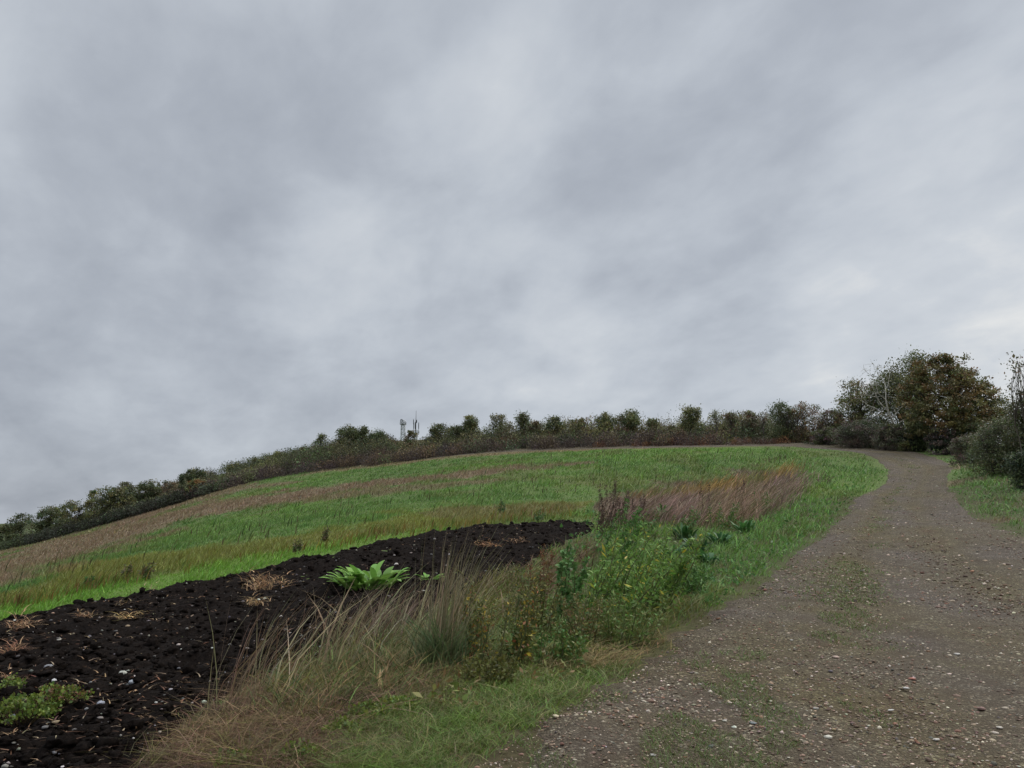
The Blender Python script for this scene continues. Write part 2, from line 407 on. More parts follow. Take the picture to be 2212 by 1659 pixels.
earth = np.array([.055, .042, .026]); vv = inzone_verge(X.ravel(), Y.ravel())[:, None]; gcol = lc*(.45-.3*vv)+earth*(.55+.2*vv)
bz = beyond(X.ravel(), Y.ravel())[:, None]; gcol = np.where(bz > 1, np.where(np.hypot(X.ravel(), Y.ravel())[:, None] > 190, np.array([.075, .095, .04]), np.array([.06, .055, .028])), gcol)
g = mesh('ground', np.c_[X.ravel(), Y.ravel(), (Z+bump).ravel()], Q, M_GROUND, None, gcol, True); tag(g, kind='structure')

# ------------------------------------------------------------------ track
def resample(P, n):
    P = np.array(P, float); d = np.r_[0, np.cumsum(np.hypot(*np.diff(P, axis=0).T))]
    # smooth curve through the points (Catmull-Rom on arc length)
    s = np.linspace(0, d[-1], n); out = np.zeros((n, 2))
    T = np.gradient(P, d, axis=0)
    k = np.clip(np.searchsorted(d, s, 'right')-1, 0, len(d)-2); h = d[k+1]-d[k]; t = (s-d[k])/h
    a, b = (2*t**3-3*t**2+1), (t**3-2*t**2+t); c_, e = (-2*t**3+3*t**2), (t**3-t**2)
    return a[:, None]*P[k]+(b*h)[:, None]*T[k]+c_[:, None]*P[k+1]+(e*h)[:, None]*T[k+1]
NS, NT = 900, 60
PLs, PRs = resample(pl, NS), resample(pr, NS)
# pair the two sides by nearest progress so that cross lines stay short
prog = np.linspace(0, 1, NS)
Tt = np.linspace(-.12, 1.12, NT)
def track_z(x, y, t):
    inside = sstep(-.03, .03, t)*sstep(1.03, .97, t)
    rut = -.02*np.exp(-((t-.62)/.07)**2)-.015*np.exp(-((t-.3)/.07)**2)
    n = (fbm(x*2.2, y*2.2, 51)-.5)*.05+(fbm(x*9, y*9, 52)-.5)*.022
    return H(x, y)-.05+inside*(.085+rut)+n*np.clip(inside+.3, 0, 1)
sx = PLs[:, None, 0]*(1-Tt)+PRs[:, None, 0]*Tt; sy = PLs[:, None, 1]*(1-Tt)+PRs[:, None, 1]*Tt
tt = np.broadcast_to(Tt, sx.shape)+(fbm(sx*1.1, sy*1.1, 55)-.5)*.14*(np.abs(np.broadcast_to(Tt, sx.shape)-.5) > .2)
sz = track_z(sx, sy, tt)
I = np.arange(NS*NT).reshape(NS, NT); Q = np.stack([I[:-1, :-1], I[1:, :-1], I[1:, 1:], I[:-1, 1:]], -1).reshape(-1, 4)
pc = np.ones((NS*NT, 3))*(1.0+.5*(fbm(sx, sy*.6, 58)-.5).reshape(-1, 1))
tc_ = np.interp(sy, [5, 12, 20, 40, 60], [.13, .17, .27, .40, .45]); mid = (np.exp(-((tt-tc_)/.11)**2)*sstep(.42, .62, fbm(sx*.8, sy*.5, 59))).reshape(-1, 1)
pc = pc*(1-.45*mid)+np.array([.75, 1.0, .5])*.45*mid; pc = pc*(1-.20*np.exp(-((tt-.64)/.08)**2)-.16*np.exp(-((tt-.27)/.07)**2)).reshape(-1, 1)*(1+.45*(fbm(sx*.7, sy*.4, 57)-.5)).reshape(-1, 1)*np.array([2.10, 1.32, .88])
p = mesh('path', np.c_[sx.ravel(), sy.ravel(), sz.ravel()], Q[:, ::-1], M_PATH, None, pc, True); tag(p, kind='structure')

# ------------------------------------------------------------------ ploughed soil
SG_ = .042; bx = np.arange(-19, 4.2, SG_); by = np.arange(2.2, 27, SG_)
X, Y = np.meshgrid(bx, by, indexing='ij'); sd = sdist(X, Y, SOILPOLY)+(fbm(X*1.6, Y*1.6, 61)-.5)*.5
clod = (fbm(X*1.3, Y*1.3, 62, 3)-.5)*.22+(np.abs(fbm(X*4.5, Y*4.5, 63, 3)-.5)*-2+.5)*.09+(fbm(X*9, Y*9, 64, 4)-.5)*.10+(np.abs(fbm(X*16, Y*16, 65, 2)-.5)*-2+.5)*.035
def soil_z0(x, y): return H(x, y)
ins = sstep(-.05, .35, sd); Zs = H(X, Y)-.07+ins*(.12+clod*1.1)
keep = sd > -.3; I = np.full(X.shape, -1); I[keep] = np.arange(keep.sum())
Q = np.stack([I[:-1, :-1], I[1:, :-1], I[1:, 1:], I[:-1, 1:]], -1).reshape(-1, 4); Q = Q[(Q >= 0).all(1)]
s = mesh('soil', np.c_[X[keep], Y[keep], Zs[keep]], Q, M_SOIL); tag(s, kind='structure')
def soilz(x, y):
    i = np.clip(((np.asarray(x)-bx[0])/SG_).astype(int), 0, len(bx)-1); j = np.clip(((np.asarray(y)-by[0])/SG_).astype(int), 0, len(by)-1)
    return Zs[i, j]

# ------------------------------------------------------------------ stones and clods
def ico(sub=0):
    import bmesh
    bm = bmesh.new(); bmesh.ops.create_icosphere(bm, subdivisions=sub+1, radius=1)
    V = np.array([v.co[:] for v in bm.verts]); F = np.array([[v.index for v in f.verts] for f in bm.faces]); bm.free()
    return V, F
ICO0, ICO1, ICO2 = ico(0), ico(1), ico(2)
def rocks(P, size, col, base=ICO0, flat=.55, rough=.3, r=rng):
    V0, F0 = base; N = len(P); k = len(V0)
    sc = np.asarray(size)[:, None]*np.c_[.7+.6*r.random(N), .7+.6*r.random(N), flat*(.6+.8*r.random(N))]
    V = V0[None]*(1+rough*(r.random((N, k, 1))-.5)*2)*sc[:, None]
    a = r.random(N)*2*PI; ca, sa = np.cos(a)[:, None], np.sin(a)[:, None]
    V = np.stack([V[..., 0]*ca-V[..., 1]*sa, V[..., 0]*sa+V[..., 1]*ca, V[..., 2]+.25*V[..., 0]*(r.random((N, 1))-.5)], -1)
    return (V+np.asarray(P)[:, None]).reshape(-1, 3), (np.arange(N)*k)[:, None, None].repeat(len(F0), 1).reshape(-1, 1)+np.tile(F0, (N, 1)), np.repeat(col, k, 0)
def track_points(n, rmin, rmax, seed, tlo=0.0, thi=1.0):
    r = np.random.default_rng(seed); out = []
    while sum(map(len, out)) < n:
        rr = np.exp(r.uniform(math.log(rmin), math.log(rmax), n*4)); an = r.uniform(-.2, .95, n*4); x, y = rr*np.sin(an), rr*np.cos(an)
        d2 = (PLs[::3, 0][None]-0)  # noqa
        m = inpoly(x, y, PATHPOLY); out.append(np.c_[x, y][m])
    q = np.concatenate(out)[:n]
    # cross position on the track
    t = np.empty(n)
    for i in range(0, n, 4000):
        a = q[i:i+4000]
        dl = np.hypot(a[:, None, 0]-PLs[None, ::4, 0], a[:, None, 1]-PLs[None, ::4, 1]).min(1); dr = np.hypot(a[:, None, 0]-PRs[None, ::4, 0], a[:, None, 1]-PRs[None, ::4, 1]).min(1)
        t[i:i+4000] = dl/(dl+dr)
    return q[:, 0], q[:, 1], t
STONEC = [(.165,.115,.080),(.115,.08,.056),(.22,.16,.112),(.36,.28,.205),(.52,.44,.345),(.20,.11,.072),(.115,.10,.084)]
acc = Acc()
for n, rm, rM, sz_, seed in [(34000, 3.5, 18, .0058, 1), (9000, 6, 40, .0105, 2), (6000, 14, 60, .016, 3)]:
    x, y, t = track_points(n, rm, rM, seed); z = track_z(x, y, t); r = np.random.default_rng(seed+50)
    s_ = sz_*np.exp(r.normal(size=n)*.42); s_ = np.minimum(s_, sz_*3)
    V, F, c_ = rocks(np.c_[x, y, z+s_*.15], s_, pick(STONEC, n, r, [4, 3.5, 3.5, 2.6, 1.5, 1.8, 1.2]), ICO0, .5, .35, r); acc.add(V, F, c_)
gr = acc.build('gravel', M_STONE); tag(gr, 'loose brown and pale gravel strewn over the farm track', 'gravel', None, 'stuff')

r = np.random.default_rng(77); n = 20000
rr = np.exp(r.uniform(math.log(4.5), math.log(27), n*3)); an = r.uniform(-1.1, .15, n*3); x, y = rr*np.sin(an), rr*np.cos(an)
m = sdist(x, y, SOILPOLY) > .3*(r.random(len(x))**3)*-1; x, y = x[m][:n], y[m][:n]; n = len(x); rr_ = np.hypot(x, y)
s_ = .0105*np.exp(r.normal(size=n)*.7)*(1+rr_[:n]*.035); s_ = np.minimum(s_, .06)
V, F, c_ = rocks(np.c_[x, y, soilz(x, y)+s_*.2], s_, vary((.0085, .0065, .006), n, r, .35), ICO1, .7, .5, r)
o = mesh('soil_clods', V, F, M_SOIL, None, c_); tag(o, 'black crumbly clods turned up over the ploughed strip', 'soil', None, 'stuff')
n = 4200; rr = np.exp(r.uniform(math.log(4.5), math.log(27), n*4)); an = r.uniform(-1.1, .15, n*4); x, y = rr*np.sin(an), rr*np.cos(an)
m = sdist(x, y, SOILPOLY) > .05; x, y = x[m][:n], y[m][:n]; n = len(x)
s_ = np.minimum(.0072*np.exp(r.normal(size=n)*.5)*(1+np.hypot(x, y)*.03), .03)
V, F, c_ = rocks(np.c_[x, y, soilz(x, y)+s_*.6], s_, pick([(.42,.40,.37),(.2,.18,.165),(.085,.08,.08),(.22,.155,.10)], n, r, [1.8, 3, 4, 2]), ICO0, .55, .35, r)
o = mesh('soil_pebbles', V, F, M_STONE, None, c_); tag(o, 'pale pebbles and chalk bits scattered through black soil', 'pebbles', None, 'stuff')

n = 3200; rr = np.exp(r.uniform(math.log(4.5), math.log(27), n*5)); an = r.uniform(-1.1, .15, n*5); x, y = rr*np.sin(an), rr*np.cos(an)
m = (sdist(x, y, SOILPOLY) > .15) & (fbm(x*1.1, y*1.1, 87, 2) > .50); x, y = x[m][:n], y[m][:n]; n = len(x)
h_ = r.uniform(.01, .05, n); V, F = blades(np.c_[x, y, soilz(x, y)+.015], h_, .006+.0008*np.hypot(x, y), r.random(n)*6.28, r.uniform(.04, .17, n)/h_, .5, None, 2, r)
o = mesh('straw_litter', V, F, M_DRY, None, bcol(pick([(.26,.165,.09),(.18,.105,.06),(.10,.06,.04),(.34,.25,.16),(.16,.08,.045)], n, r), 2)); tag(o, 'short bits of broken straw littering the black soil', 'straw', None, 'stuff')

# larger single stones
def stone(vx, vy, size, col, label, onsoil=True, flat=.6, seed=0, name='stone'):
    p = hit1(vx, vy); r = np.random.default_rng(seed+int(vx))
    p[2] = soilz(p[0], p[1]) if onsoil else track_z(p[0], p[1], .5)
    size = size*.62; col = tuple(.8*q for q in col)
    V, F, c_ = rocks(np.array([[0, 0, size*.25]]), np.array([size]), np.array([col]), ICO2, flat, .16, r)
    V = V*(1+.12*np.sign(V)*np.array([1, .6, .3])); 
    o = mesh(name, V, F, M_STONE, None, c_*np.exp(r.normal(size=(len(c_), 1))*.08)); o.location = p.tolist(); return tag(o, label, 'stone', 'stones lying in the soil' if onsoil else 'larger stones on the track')
W_, G_, P_ = (.50,.46,.41), (.24,.24,.25), (.40,.28,.19)
for i, a in enumerate([(463,1334,.075,(.6,.52,.43),'cream angular stone in the middle of the black soil'),
    (415,1352,.08,P_,'pinkish brick fragment lying left of the cream stone'),
    (192,1527,.062,(.42,.42,.43),'pale grey stone in the near left soil with flat top'),
    (26,1583,.05,(.36,.40,.47),'bluish grey stone at the bottom left corner of soil'),
    (200,1590,.03,(.6,.58,.55),'small white stone left of the grey-green thistle seedling'),
    (201,1643,.04,(.6,.43,.28),'orange tinted stone beside the bottom weeds of the soil'),
    (115,1485,.04,(.55,.54,.53),'white chalk lump between the straw tufts at far left'),
    (103,1462,.065,G_,'flat grey pebble above the white chalk lump at left'),
    (283,1489,.05,(.33,.35,.38),'smooth grey pebble in the centre of the near soil'),
    (262,1483,.045,(.42,.42,.36),'flat pale slate chip left of the smooth grey pebble'),
    (213,1563,.045,(.30,.31,.36),'oval blue-grey cobble above the thistle seedling'),
    (626,1388,.05,(.5,.5,.5),'greyish white stone seen through the dry stalks'),
    (608,1343,.06,W_,'white crumpled scrap of chalk standing among dry stalks'),
    (855,1237,.07,(.55,.5,.45),'white stone in the soil behind the dry stalks')]):
    stone(*a, seed=i)
for i, a in enumerate([(2068,1422,.045,(.5,.46,.41),'broad pale stone on the right side of the track'),(1762,1540,.036,(.30,.28,.25),'grey-brown humped stone in the middle of the track'),
    (1627,1577,.042,(.19,.205,.20),'flat dark green slate chip on the near track'),(1925,1547,.034,(.5,.47,.42),'cream stone right of the humped grey stone'),
    (1958,1498,.036,(.48,.45,.41),'thin pale stone beside the pinkish slab on the track'),(2120,1541,.05,(.24,.15,.125),'dull pinkish flat slab on the right of the track'),
    (2160,1580,.03,(.5,.45,.38),'pale tan stone low on the right of the track'),(1410,1648,.035,(.45,.42,.38),'cream rubble stone near the bottom edge of the track'),
    (2023,1610,.03,(.52,.48,.42),'small white stone in the bottom right gravel'),(1240,1652,.028,(.46,.4,.3),'yellowish stone at the bottom left gravel edge'),
    (1710,1390,.035,(.5,.47,.42),'whitish stone at the track middle near weeds'),(1790,1286,.05,(.30,.26,.22),'rounded brown stone in the green centre strip')]):
    stone(*a, onsoil=False, flat=.35, seed=40+i)

# ------------------------------------------------------------------ grass
def grass_points(n, rmin, rmax, seed, alo=-.95, ahi=.95):
    r = np.random.default_rng(seed); rr = np.exp(r.uniform(math.log(rmin), math.log(rmax), n)); a = r.uniform(alo, ahi, n)
    return rr*np.sin(a), rr*np.cos(a), rr, r
# field
x, y, rr, r = grass_points(760000, 11, 150, 5)
sdp, sds = sdist(x, y, PATHPOLY), sdist(x, y, SOILPOLY); bz = beyond(x, y)
m = (sdp < -.15+(r.random(len(x))**3)*.5) & (sds < -.05+.35*r.random(len(x))**3) & (bz < 2.0) & (inzone_verge(x, y) < .5)
x, y, rr = x[m], y[m], rr[m]; N = len(x); col = landcol(x, y)
vx, vy = proj(x, y, H(x, y))
tuft = sstep(.44, .60, fbm(x*1.1, y*.55, 81, 3)); fine = fbm(x*3, y*3, 82, 2)
yl = (col[:, 0] > col[:, 1]*.78)
h = (.07+.12*tuft+.05*fine)*(.72+.28*sstep(25, 60, rr))*(1-.6*sstep(6, 1, -sdp[m])*(rr > 40))*np.exp(r.normal(size=N)*.3); h = np.where(yl, h*1.15+.03, h)
near = band(vx, vy, [(-300,1430,24),(0,1332,22),(140,1298,20),(300,1274,18),(450,1242,16),(640,1206,14),(800,1174,11),(870,1160,9),(980,1144,6)], 0*vx); h = h*(1-.2*near)
w = np.maximum(.006, rr*.0011)*np.exp(r.normal(size=N)*.25)
c_ = col*np.exp(r.normal(size=(N, 1))*.25)*np.exp(r.normal(size=(N, 3))*.07)
V, F = blades(np.c_[x, y, H(x, y)-.01], h, w, r.normal(.2, 1.2, N), .2+.8*r.random(N), .15+.2*r.random(N), None, 1, r)
o = mesh('field_grass', V, F, M_GRASS, None, bcol(c_, 1)); tag(o, 'wind-swept green grass and dead brown growth over the sloping field', 'grass', None, 'stuff')
# verge left of the track, and the bank right of it
x, y, rr, r = grass_points(420000, 3.6, 60, 6)
sdp, sds = sdist(x, y, PATHPOLY), sdist(x, y, SOILPOLY)+(fbm(x*1.5, y*1.5, 91)-.5)*.8
vz = inzone_verge(x, y) > .5; rb = (x > 5)
m = (sdp < -.12+(r.random(len(x))**3)*.5+(fbm(x*1.4, y*1.4, 92)-.5)*.5) & (sds < .1) & (vz | rb) & (beyond(x, y) < 2)
x, y, rr = x[m], y[m], rr[m]; N = len(x); col = landcol(x, y); vx, vy = proj(x, y, H(x, y))
low = sstep(1380, 1480, vy+(vx-1000)*.25)*(inzone_verge(x, y))
bare = sstep(.50, .42, fbm(x*2.4, y*2.4, 95))
edge = sstep(.0, .7, -sdist(x, y, PATHPOLY)); tuft = sstep(.35, .7, fbm(x*1.1, y*.9, 93, 3)); fine = fbm(x*5, y*5, 94, 2)
keepp = r.random(N) < (1-.88*low*bare)*(1-.35*bare)
h = (.04+.035*edge+.12*tuft*edge+.04*fine)*(1+.45*rb[m])*np.exp(r.normal(size=N)*.35)*(1-.45*low)*(.75+.5*sstep(.45,.6,fbm(x*2.6, y*2.6, 97)))
w = np.maximum(.0045, rr*.0009)*np.exp(r.normal(size=N)*.25); c_ = col*np.exp(r.normal(size=(N, 1))*.28)*np.exp(r.normal(size=(N, 3))*.08)
P = np.c_[x, y, H(x, y)-.01]; k = keepp
V, F = blades(P[k], h[k], w[k], r.normal(.3, 1.2, N)[k], (.3+.9*r.random(N))[k], (.15+.25*r.random(N))[k], None, 2, r)
o = mesh('verge_grass', V, F, M_GRASS, None, bcol(c_[k], 2)); tag(o, 'lush green grass along both edges of the gravel track', 'grass', None, 'stuff')
# weeds and grass on the track itself
x, y, t = track_points(150000, 4, 60, 31); r = np.random.default_rng(32)
pat = fbm(x*1.5, y*.9, 96); cen = np.exp(-((t-np.interp(y, [5, 12, 20, 40, 60], [.13, .17, .27, .40, .45]))/.10)**2)+.25*np.exp(-(t/.05)**2)+.35*np.exp(-((t-.98)/.05)**2)
m = (pat+.15*cen > .655+.06*sstep(11, 6, y)) & (r.random(len(x)) < .8*np.clip(cen*1.3, .05, 1)); x, y, t = x[m], y[m], t[m]; N = len(x); rr = np.hypot(x, y)
V, F = blades(np.c_[x, y, track_z(x, y, t)-.005], (.02+.045*r.random(N))*(1+.012*rr), np.maximum(.004, rr*.0009), r.random(N)*6.28, .8+.8*r.random(N), .3, None, 2, r)
o = mesh('track_grass', V, F, M_GRASS, None, bcol(pick([(.09,.15,.036),(.12,.16,.042),(.14,.13,.06)], N, r), 2)); tag(o, 'short sparse grass growing in patches on the gravel track', 'grass', None, 'stuff')

# ------------------------------------------------------------------ trees and bushes
def curve(p0, p1, r, bow=.12, n=6, rise=0.):
    t = np.linspace(0, 1, n)[:, None]; L = np.linalg.norm(p1-p0)
    q = p0+(p1-p0)*t; o = r.normal(size=3)*bow*L; o[2] = abs(o[2])*.5+rise*L
    return q+o*(t*(1-t)*4*.5)+r.normal(size=(n, 3))*L*.012*(t*(1-t)*4)
PROF = {
 'round': lambda t: np.sqrt(np.clip(1-(np.maximum(t-.45, 0)/.56)**2.2, 0, 1))*(1-.22*np.clip(.45-t, 0, 1)/.45),
 'wide':  lambda t: np.clip(np.sqrt(np.clip(1-((t-.38)/.66)**2, 0, 1)), 0, 1),
 'cone':  lambda t: np.clip(1.05-t, 0, 1)**.8*np.clip(t*6+.35, 0, 1),
 'spire': lambda t: np.clip(1.0-t, 0.03, 1)**1.0*np.clip(t*5+.3, 0, 1),
 'shrub': lambda t: np.clip(np.sqrt(np.clip(1-(t*.98)**2.2, 0, 1)), 0, 1)*np.clip(.75+t, 0, 1),
 'vase':  lambda t: np.clip(.35+.9*t, 0, 1)*np.sqrt(np.clip(1-((t-.45)/.58)**2, 0, 1))+.05}
def tree(name, label, cat, vx, top, Yd, w, cols, style='round', cb=.15, n=2200, leaf=.12, seed=0, sparse=1., stems=1, group=None, bark=(.07,.06,.05), lean=0., wts=None, base=None, twigs=.5, puff=.045, trunk_t=.8):
    """a tree or bush whose top shows at photo height `top`, Yd metres off, w photo-units wide"""
    r = np.random.default_rng(seed*7+int(vx))
    x0 = float(ray(vx, top)[0]*Yd); z0 = float(H(x0, Yd)) if base is None else float(base); h = float(zat(top, Yd))-z0; R = w*SV/FPX*Yd/2*(1.18 if style in ('round', 'wide') else 1)
    root = thing(name, label, cat, (x0, Yd, z0-.05), group); tr = Acc(); cr = Acc()
    ncl = max(14, int(n/24)); pts = []
    ph = r.random(3)*9; A = r.random(4)*6.28
    lob = []
    if style in ('round', 'wide'):                                   # an uneven crown of several merged lobes
        nl = 5+int(min(R, 4)*1.5); lob.append((0, 0, .70*h, .50*R, .30*h))
        for k in range(nl):
            a = r.random()*2*PI; q = r.uniform(.25, .72)*R; zc = r.uniform(max(cb+.12, .22), .78 if style == 'round' else .66)*h
            lob.append((math.cos(a)*q, math.sin(a)*q, zc, r.uniform(.24, .46)*R, r.uniform(.13, .24)*h))
        if cb < .12:
            for k in range(4): a = r.random()*2*PI; lob.append((math.cos(a)*R*.5, math.sin(a)*R*.5, .16*h, r.uniform(.35, .5)*R, .2*h))
    while lob and len(pts) < ncl:
        cx, cy, cz, rl, rv = lob[r.choice(len(lob), p=np.array([q[3]*q[4] for q in lob])/sum(q[3]*q[4] for q in lob))]
        d = rdirs(1, r)[0]*r.random()**.38*(.75+.5*vnoise(r.random()*9, cx*3, seed))
        z_ = cz+d[2]*rv
        if z_ > .02*h: pts.append((cx+d[0]*rl+lean*z_, cy+d[1]*rl, min(z_, h*.99)))
    while len(pts) < ncl:
        t = r.random()**.85; a = r.random()*2*PI; rad = PROF[style](t)
        rad *= .58+.66*vnoise(a*1.4+ph[0], t*4.0+ph[1], seed+3)+.3*(vnoise(a*3.2+ph[2], t*9, seed+4)-.5)
        q = (r.random()**.42)*rad
        if r.random() > .25+q: continue
        z = (cb+(1-cb)*t)*h
        pts.append((math.cos(a)*q*R+lean*z, math.sin(a)*q*R, z))
    for k in range(int(7+R*2.5)):                                   # upright shoots that break the outline
        a = r.random()*2*PI; q = r.random()**.5*.7; t = r.uniform(.72, 1.0)
        bx_, by_ = math.cos(a)*q*R, math.sin(a)*q*R; top_ = h*(1-.5*q*q)*t
        for e_ in (0, .07, .14): pts.append((bx_+lean*top_, by_, min(top_+e_*h, h*.995)))
    pts = np.array(pts)
    pts[0] = (lean*h, 0, h*.985); 
    # trunk(s) and limbs
    starts = []
    for k in range(stems):
        b = np.array([0, 0, 0.]) if stems == 1 else np.array([r.normal()*R*.25, r.normal()*R*.25, 0])
        tp = np.array([b[0]*1.8+lean*h*trunk_t+r.normal()*R*.08, b[1]*1.8+r.normal()*R*.08, h*trunk_t*(.75+.25*r.random() if stems > 1 else 1)])
        c_ = curve(b, tp, r, .05, 8); rr = np.linspace((.024*h/stems**.5+.015)*(.45 if name == 'sapling' else 1), .010, 8); V, F = tube(c_, rr, 6); tr.add(V, F, bark); starts.append((c_, rr))
    sel = np.argsort(r.random(len(pts)))[:int(len(pts)*twigs)]
    for i in sel:
        p_ = pts[i]; c_, rr = starts[r.integers(len(starts))]
        zt = p_[2]*r.uniform(.45, .85); k = int(np.clip(np.searchsorted(c_[:, 2], zt), 1, len(c_)-1)); f = np.clip((zt-c_[k-1, 2])/(c_[k, 2]-c_[k-1, 2]+1e-6), 0, 1); s_ = c_[k-1]*(1-f)+c_[k]*f
        L = np.linalg.norm(p_-s_)
        V, F = tube(curve(s_, p_, r, .12, 5, .05), np.linspace(min(.012*L+.008, rr[k]*.8+.004), .006, 5), 4); tr.add(V, F, bark)
    k = tr.build('trunk' if stems == 1 and cb > .05 else 'stems', M_BARK, root)
    sz = puff*h+.04
    n = n*(2.3 if Yd > 75 else 2.0); cnt = r.poisson(n/len(pts)*np.exp(r.normal(size=len(pts))*.45)*sparse)
    P = np.repeat(pts, cnt, 0)+np.clip(r.normal(size=(cnt.sum(), 3)), -1.7, 1.7)*sz*np.array([1.15, 1.15, .75])*np.repeat(np.exp(r.normal(size=(len(pts), 1))*.25), cnt, 0)
    P[:, 2] = np.maximum(P[:, 2], .03); N = len(P)
    ccol = pick(cols, len(pts), r, wts, .16); c_ = np.repeat(ccol, cnt, 0)*np.exp(r.normal(size=(N, 1))*.22)*np.exp(r.normal(size=(N, 3))*.06)
    a = rdirs(N, r, .1); L = leaf*np.exp(r.normal(size=N)*.25)
    V, F = leaves(P, a, perp(a, r), L, L*.62, .12); cr.add(V, F, np.repeat(c_, 4, 0))
    cr.build('crown' if name.endswith('tree') or name in ('oak', 'conifer') else 'foliage', M_LEAF, root)
    return root
OL, DG, YG, RU, BR, GY, PU = (.125,.132,.054),(.078,.098,.046),(.185,.18,.066),(.22,.118,.048),(.16,.115,.064),(.14,.138,.088),(.130,.095,.082)
RG, HG = 'trees and saplings along the ridge above the field', 'hedge plants along the upper bend of the track'
T = tree
# far left, down the slope
T('tree','small rounded tree at the left edge, lowest down the slope','tree',16,1134,128,44,[DG,OL],'round',.1,1500,.22,1,group=RG)
T('tree','dark tree beside the lowest tree, domed above the left hedge','tree',48,1112,126,58,[DG,OL,DG],'round',.1,1800,.22,2,group=RG)
T('tree','broad low crown third from the lowest end of the ridge','tree',113,1097,124,84,[OL,DG],'wide',.05,2600,.22,3,group=RG)
T('tree','wide dark tree on the slope left of the thin bare twig tree','tree',170,1084,122,88,[OL,DG,YG],'wide',.05,2600,.22,4,group=RG)
T('bare_tree','thin almost leafless tree poking up between two wide dark crowns','tree',200,1070,122,22,[GY,OL],'vase',.5,160,.18,5,group=RG,sparse=.8,twigs=1.)
T('tree','largest dome of olive foliage on the left slope, wispy top','tree',246,1054,118,100,[OL,YG,DG],'wide',.05,3600,.21,6,group=RG)
T('tree','feathery topped tree at the right shoulder of the largest dome','tree',272,1044,120,46,[OL,GY],'vase',.3,1000,.2,7,group=RG,sparse=.9,twigs=.9)
T('tree','flat topped dark tree before the thin twigs on the left ridge','tree',322,1040,116,70,[DG,OL],'wide',.05,2400,.21,8,group=RG)
T('bare_tree','pale thin twiggy sapling between flat topped tree and small pine','tree',365,1040,116,34,[GY,BR],'vase',.3,380,.18,9,group=RG,twigs=1.)
T('conifer','tiny dark pine standing just left of the round dark tree','tree',396,1025,114,17,[DG],'spire',.15,420,.18,10,group=RG)
T('tree','round dark green tree standing alone halfway up the left ridge','tree',424,1012,112,44,[DG,DG,OL],'round',.08,2200,.2,11,group=RG,puff=.045)
T('bush','yellowish olive bush in front of the round dark ridge tree','bush',428,1036,106,58,[OL,YG,RU],'shrub',0,1900,.19,12,group=RG,stems=3)
T('sapling','lone wisp of a sapling on the bare dark crest','sapling',497,1005,124,13,[OL],'vase',.2,150,.18,13,group=RG,twigs=.9)
T('sapling','low spreading sapling on the crest, second right of the pine','sapling',553,992,122,26,[OL,GY],'wide',.1,360,.18,14,group=RG,twigs=.9)
T('sapling','twiggy thin crowned sapling on the crest left of the layered conifer','sapling',603,976,116,34,[OL,GY,YG],'round',.25,700,.17,15,group=RG,twigs=.9)
T('conifer','pointed small conifer on the crest, next to the twiggy sapling','tree',637,974,115,13,[DG],'spire',.05,360,.16,16,group=RG)
T('conifer','slightly bigger pointed conifer left of the layered tall one','tree',654,969,114,18,[DG,OL],'spire',.05,520,.16,17,group=RG)
T('conifer','tall layered conifer with gaps, standing before the big left group','tree',693,940,110,42,[DG,OL],'cone',.2,1100,.17,18,group=RG,sparse=.8,twigs=.9)
T('tree','big round dark tree left of the two masts','tree',751,919,108,56,[DG,OL],'round',.12,2900,.18,19,group=RG)
T('tree','slim pointed tree between big round tree and the masts','tree',788,921,108,24,[DG,OL],'cone',.1,1000,.17,20,group=RG)
T('tree','low dark tree sloping down towards the masts','tree',815,931,108,44,[DG,OL],'wide',.1,1600,.17,21,group=RG)
T('sapling','brownish small tree covering the foot of the taller mast','sapling',890,932,106,26,[BR,OL],'round',.1,800,.17,22,group=RG)
T('tree','dark open-crowned tree just right of the masts','tree',952,918,102,56,[OL,DG],'round',.15,2100,.17,23,group=RG,sparse=.9)
T('tree','tallest pointed light green tree right of the masts','tree',1016,901,98,50,[YG,OL,DG],'cone',.1,2300,.16,24,group=RG)
T('bush','leafy bush spreading at the left foot of the light green tree','bush',988,922,99,48,[OL,DG],'round',0,1700,.16,25,group=RG,stems=3)
T('tree','egg shaped pale speckled tree in the middle of the ridge','tree',1082,899,96,52,[YG,OL,GY],'round',.12,2200,.15,26,group=RG,sparse=.85,twigs=.8)
T('tree','pointed brown-tinged tree right of the egg shaped one','tree',1130,894,94,38,[OL,BR,DG],'cone',.05,1800,.15,27,group=RG)
T('bush','rounded olive-brown bush filling in beside the pointed brown tree','bush',1158,914,93,50,[OL,BR],'round',0,1800,.15,28,group=RG,stems=3)
T('tree','dull green tree with a notched top, left of a similar one','tree',1200,903,92,46,[OL,DG],'round',.08,2000,.15,29,group=RG)
T('tree','dull green broader tree halfway between masts and dead tree','tree',1248,908,90,56,[OL,DG,YG],'wide',.08,2300,.15,30,group=RG)
T('tree','airy round tree with visible stems, left one of the tall pair','tree',1307,893,88,50,[OL,DG,YG],'round',.28,2300,.145,31,group=RG,sparse=.85,twigs=.8)
T('tree','fuller round tree, right one of the tall pair','tree',1358,886,87,62,[OL,YG,DG],'round',.16,3300,.145,32,group=RG,twigs=.7)
T('sapling','wispy sapling right of the tall pair of round trees','sapling',1408,906,85,34,[OL,YG],'vase',.2,750,.14,33,group=RG,twigs=.9)
T('sapling','small leaning sapling in the dip of the ridge','sapling',1446,920,84,24,[OL,GY],'round',.1,420,.14,34,group=RG,twigs=.9,lean=.1)
T('tree','conical bushy tree with ragged spiky top in the dip','tree',1492,881,80,66,[OL,DG,YG],'cone',.04,3000,.135,35,group=RG,puff=.05)
T('bare_tree','bare pale upright twigs right of the conical bushy tree','tree',1546,888,79,34,[GY,OL],'vase',.3,260,.12,36,group=RG,twigs=1.3,bark=(.14,.12,.10))
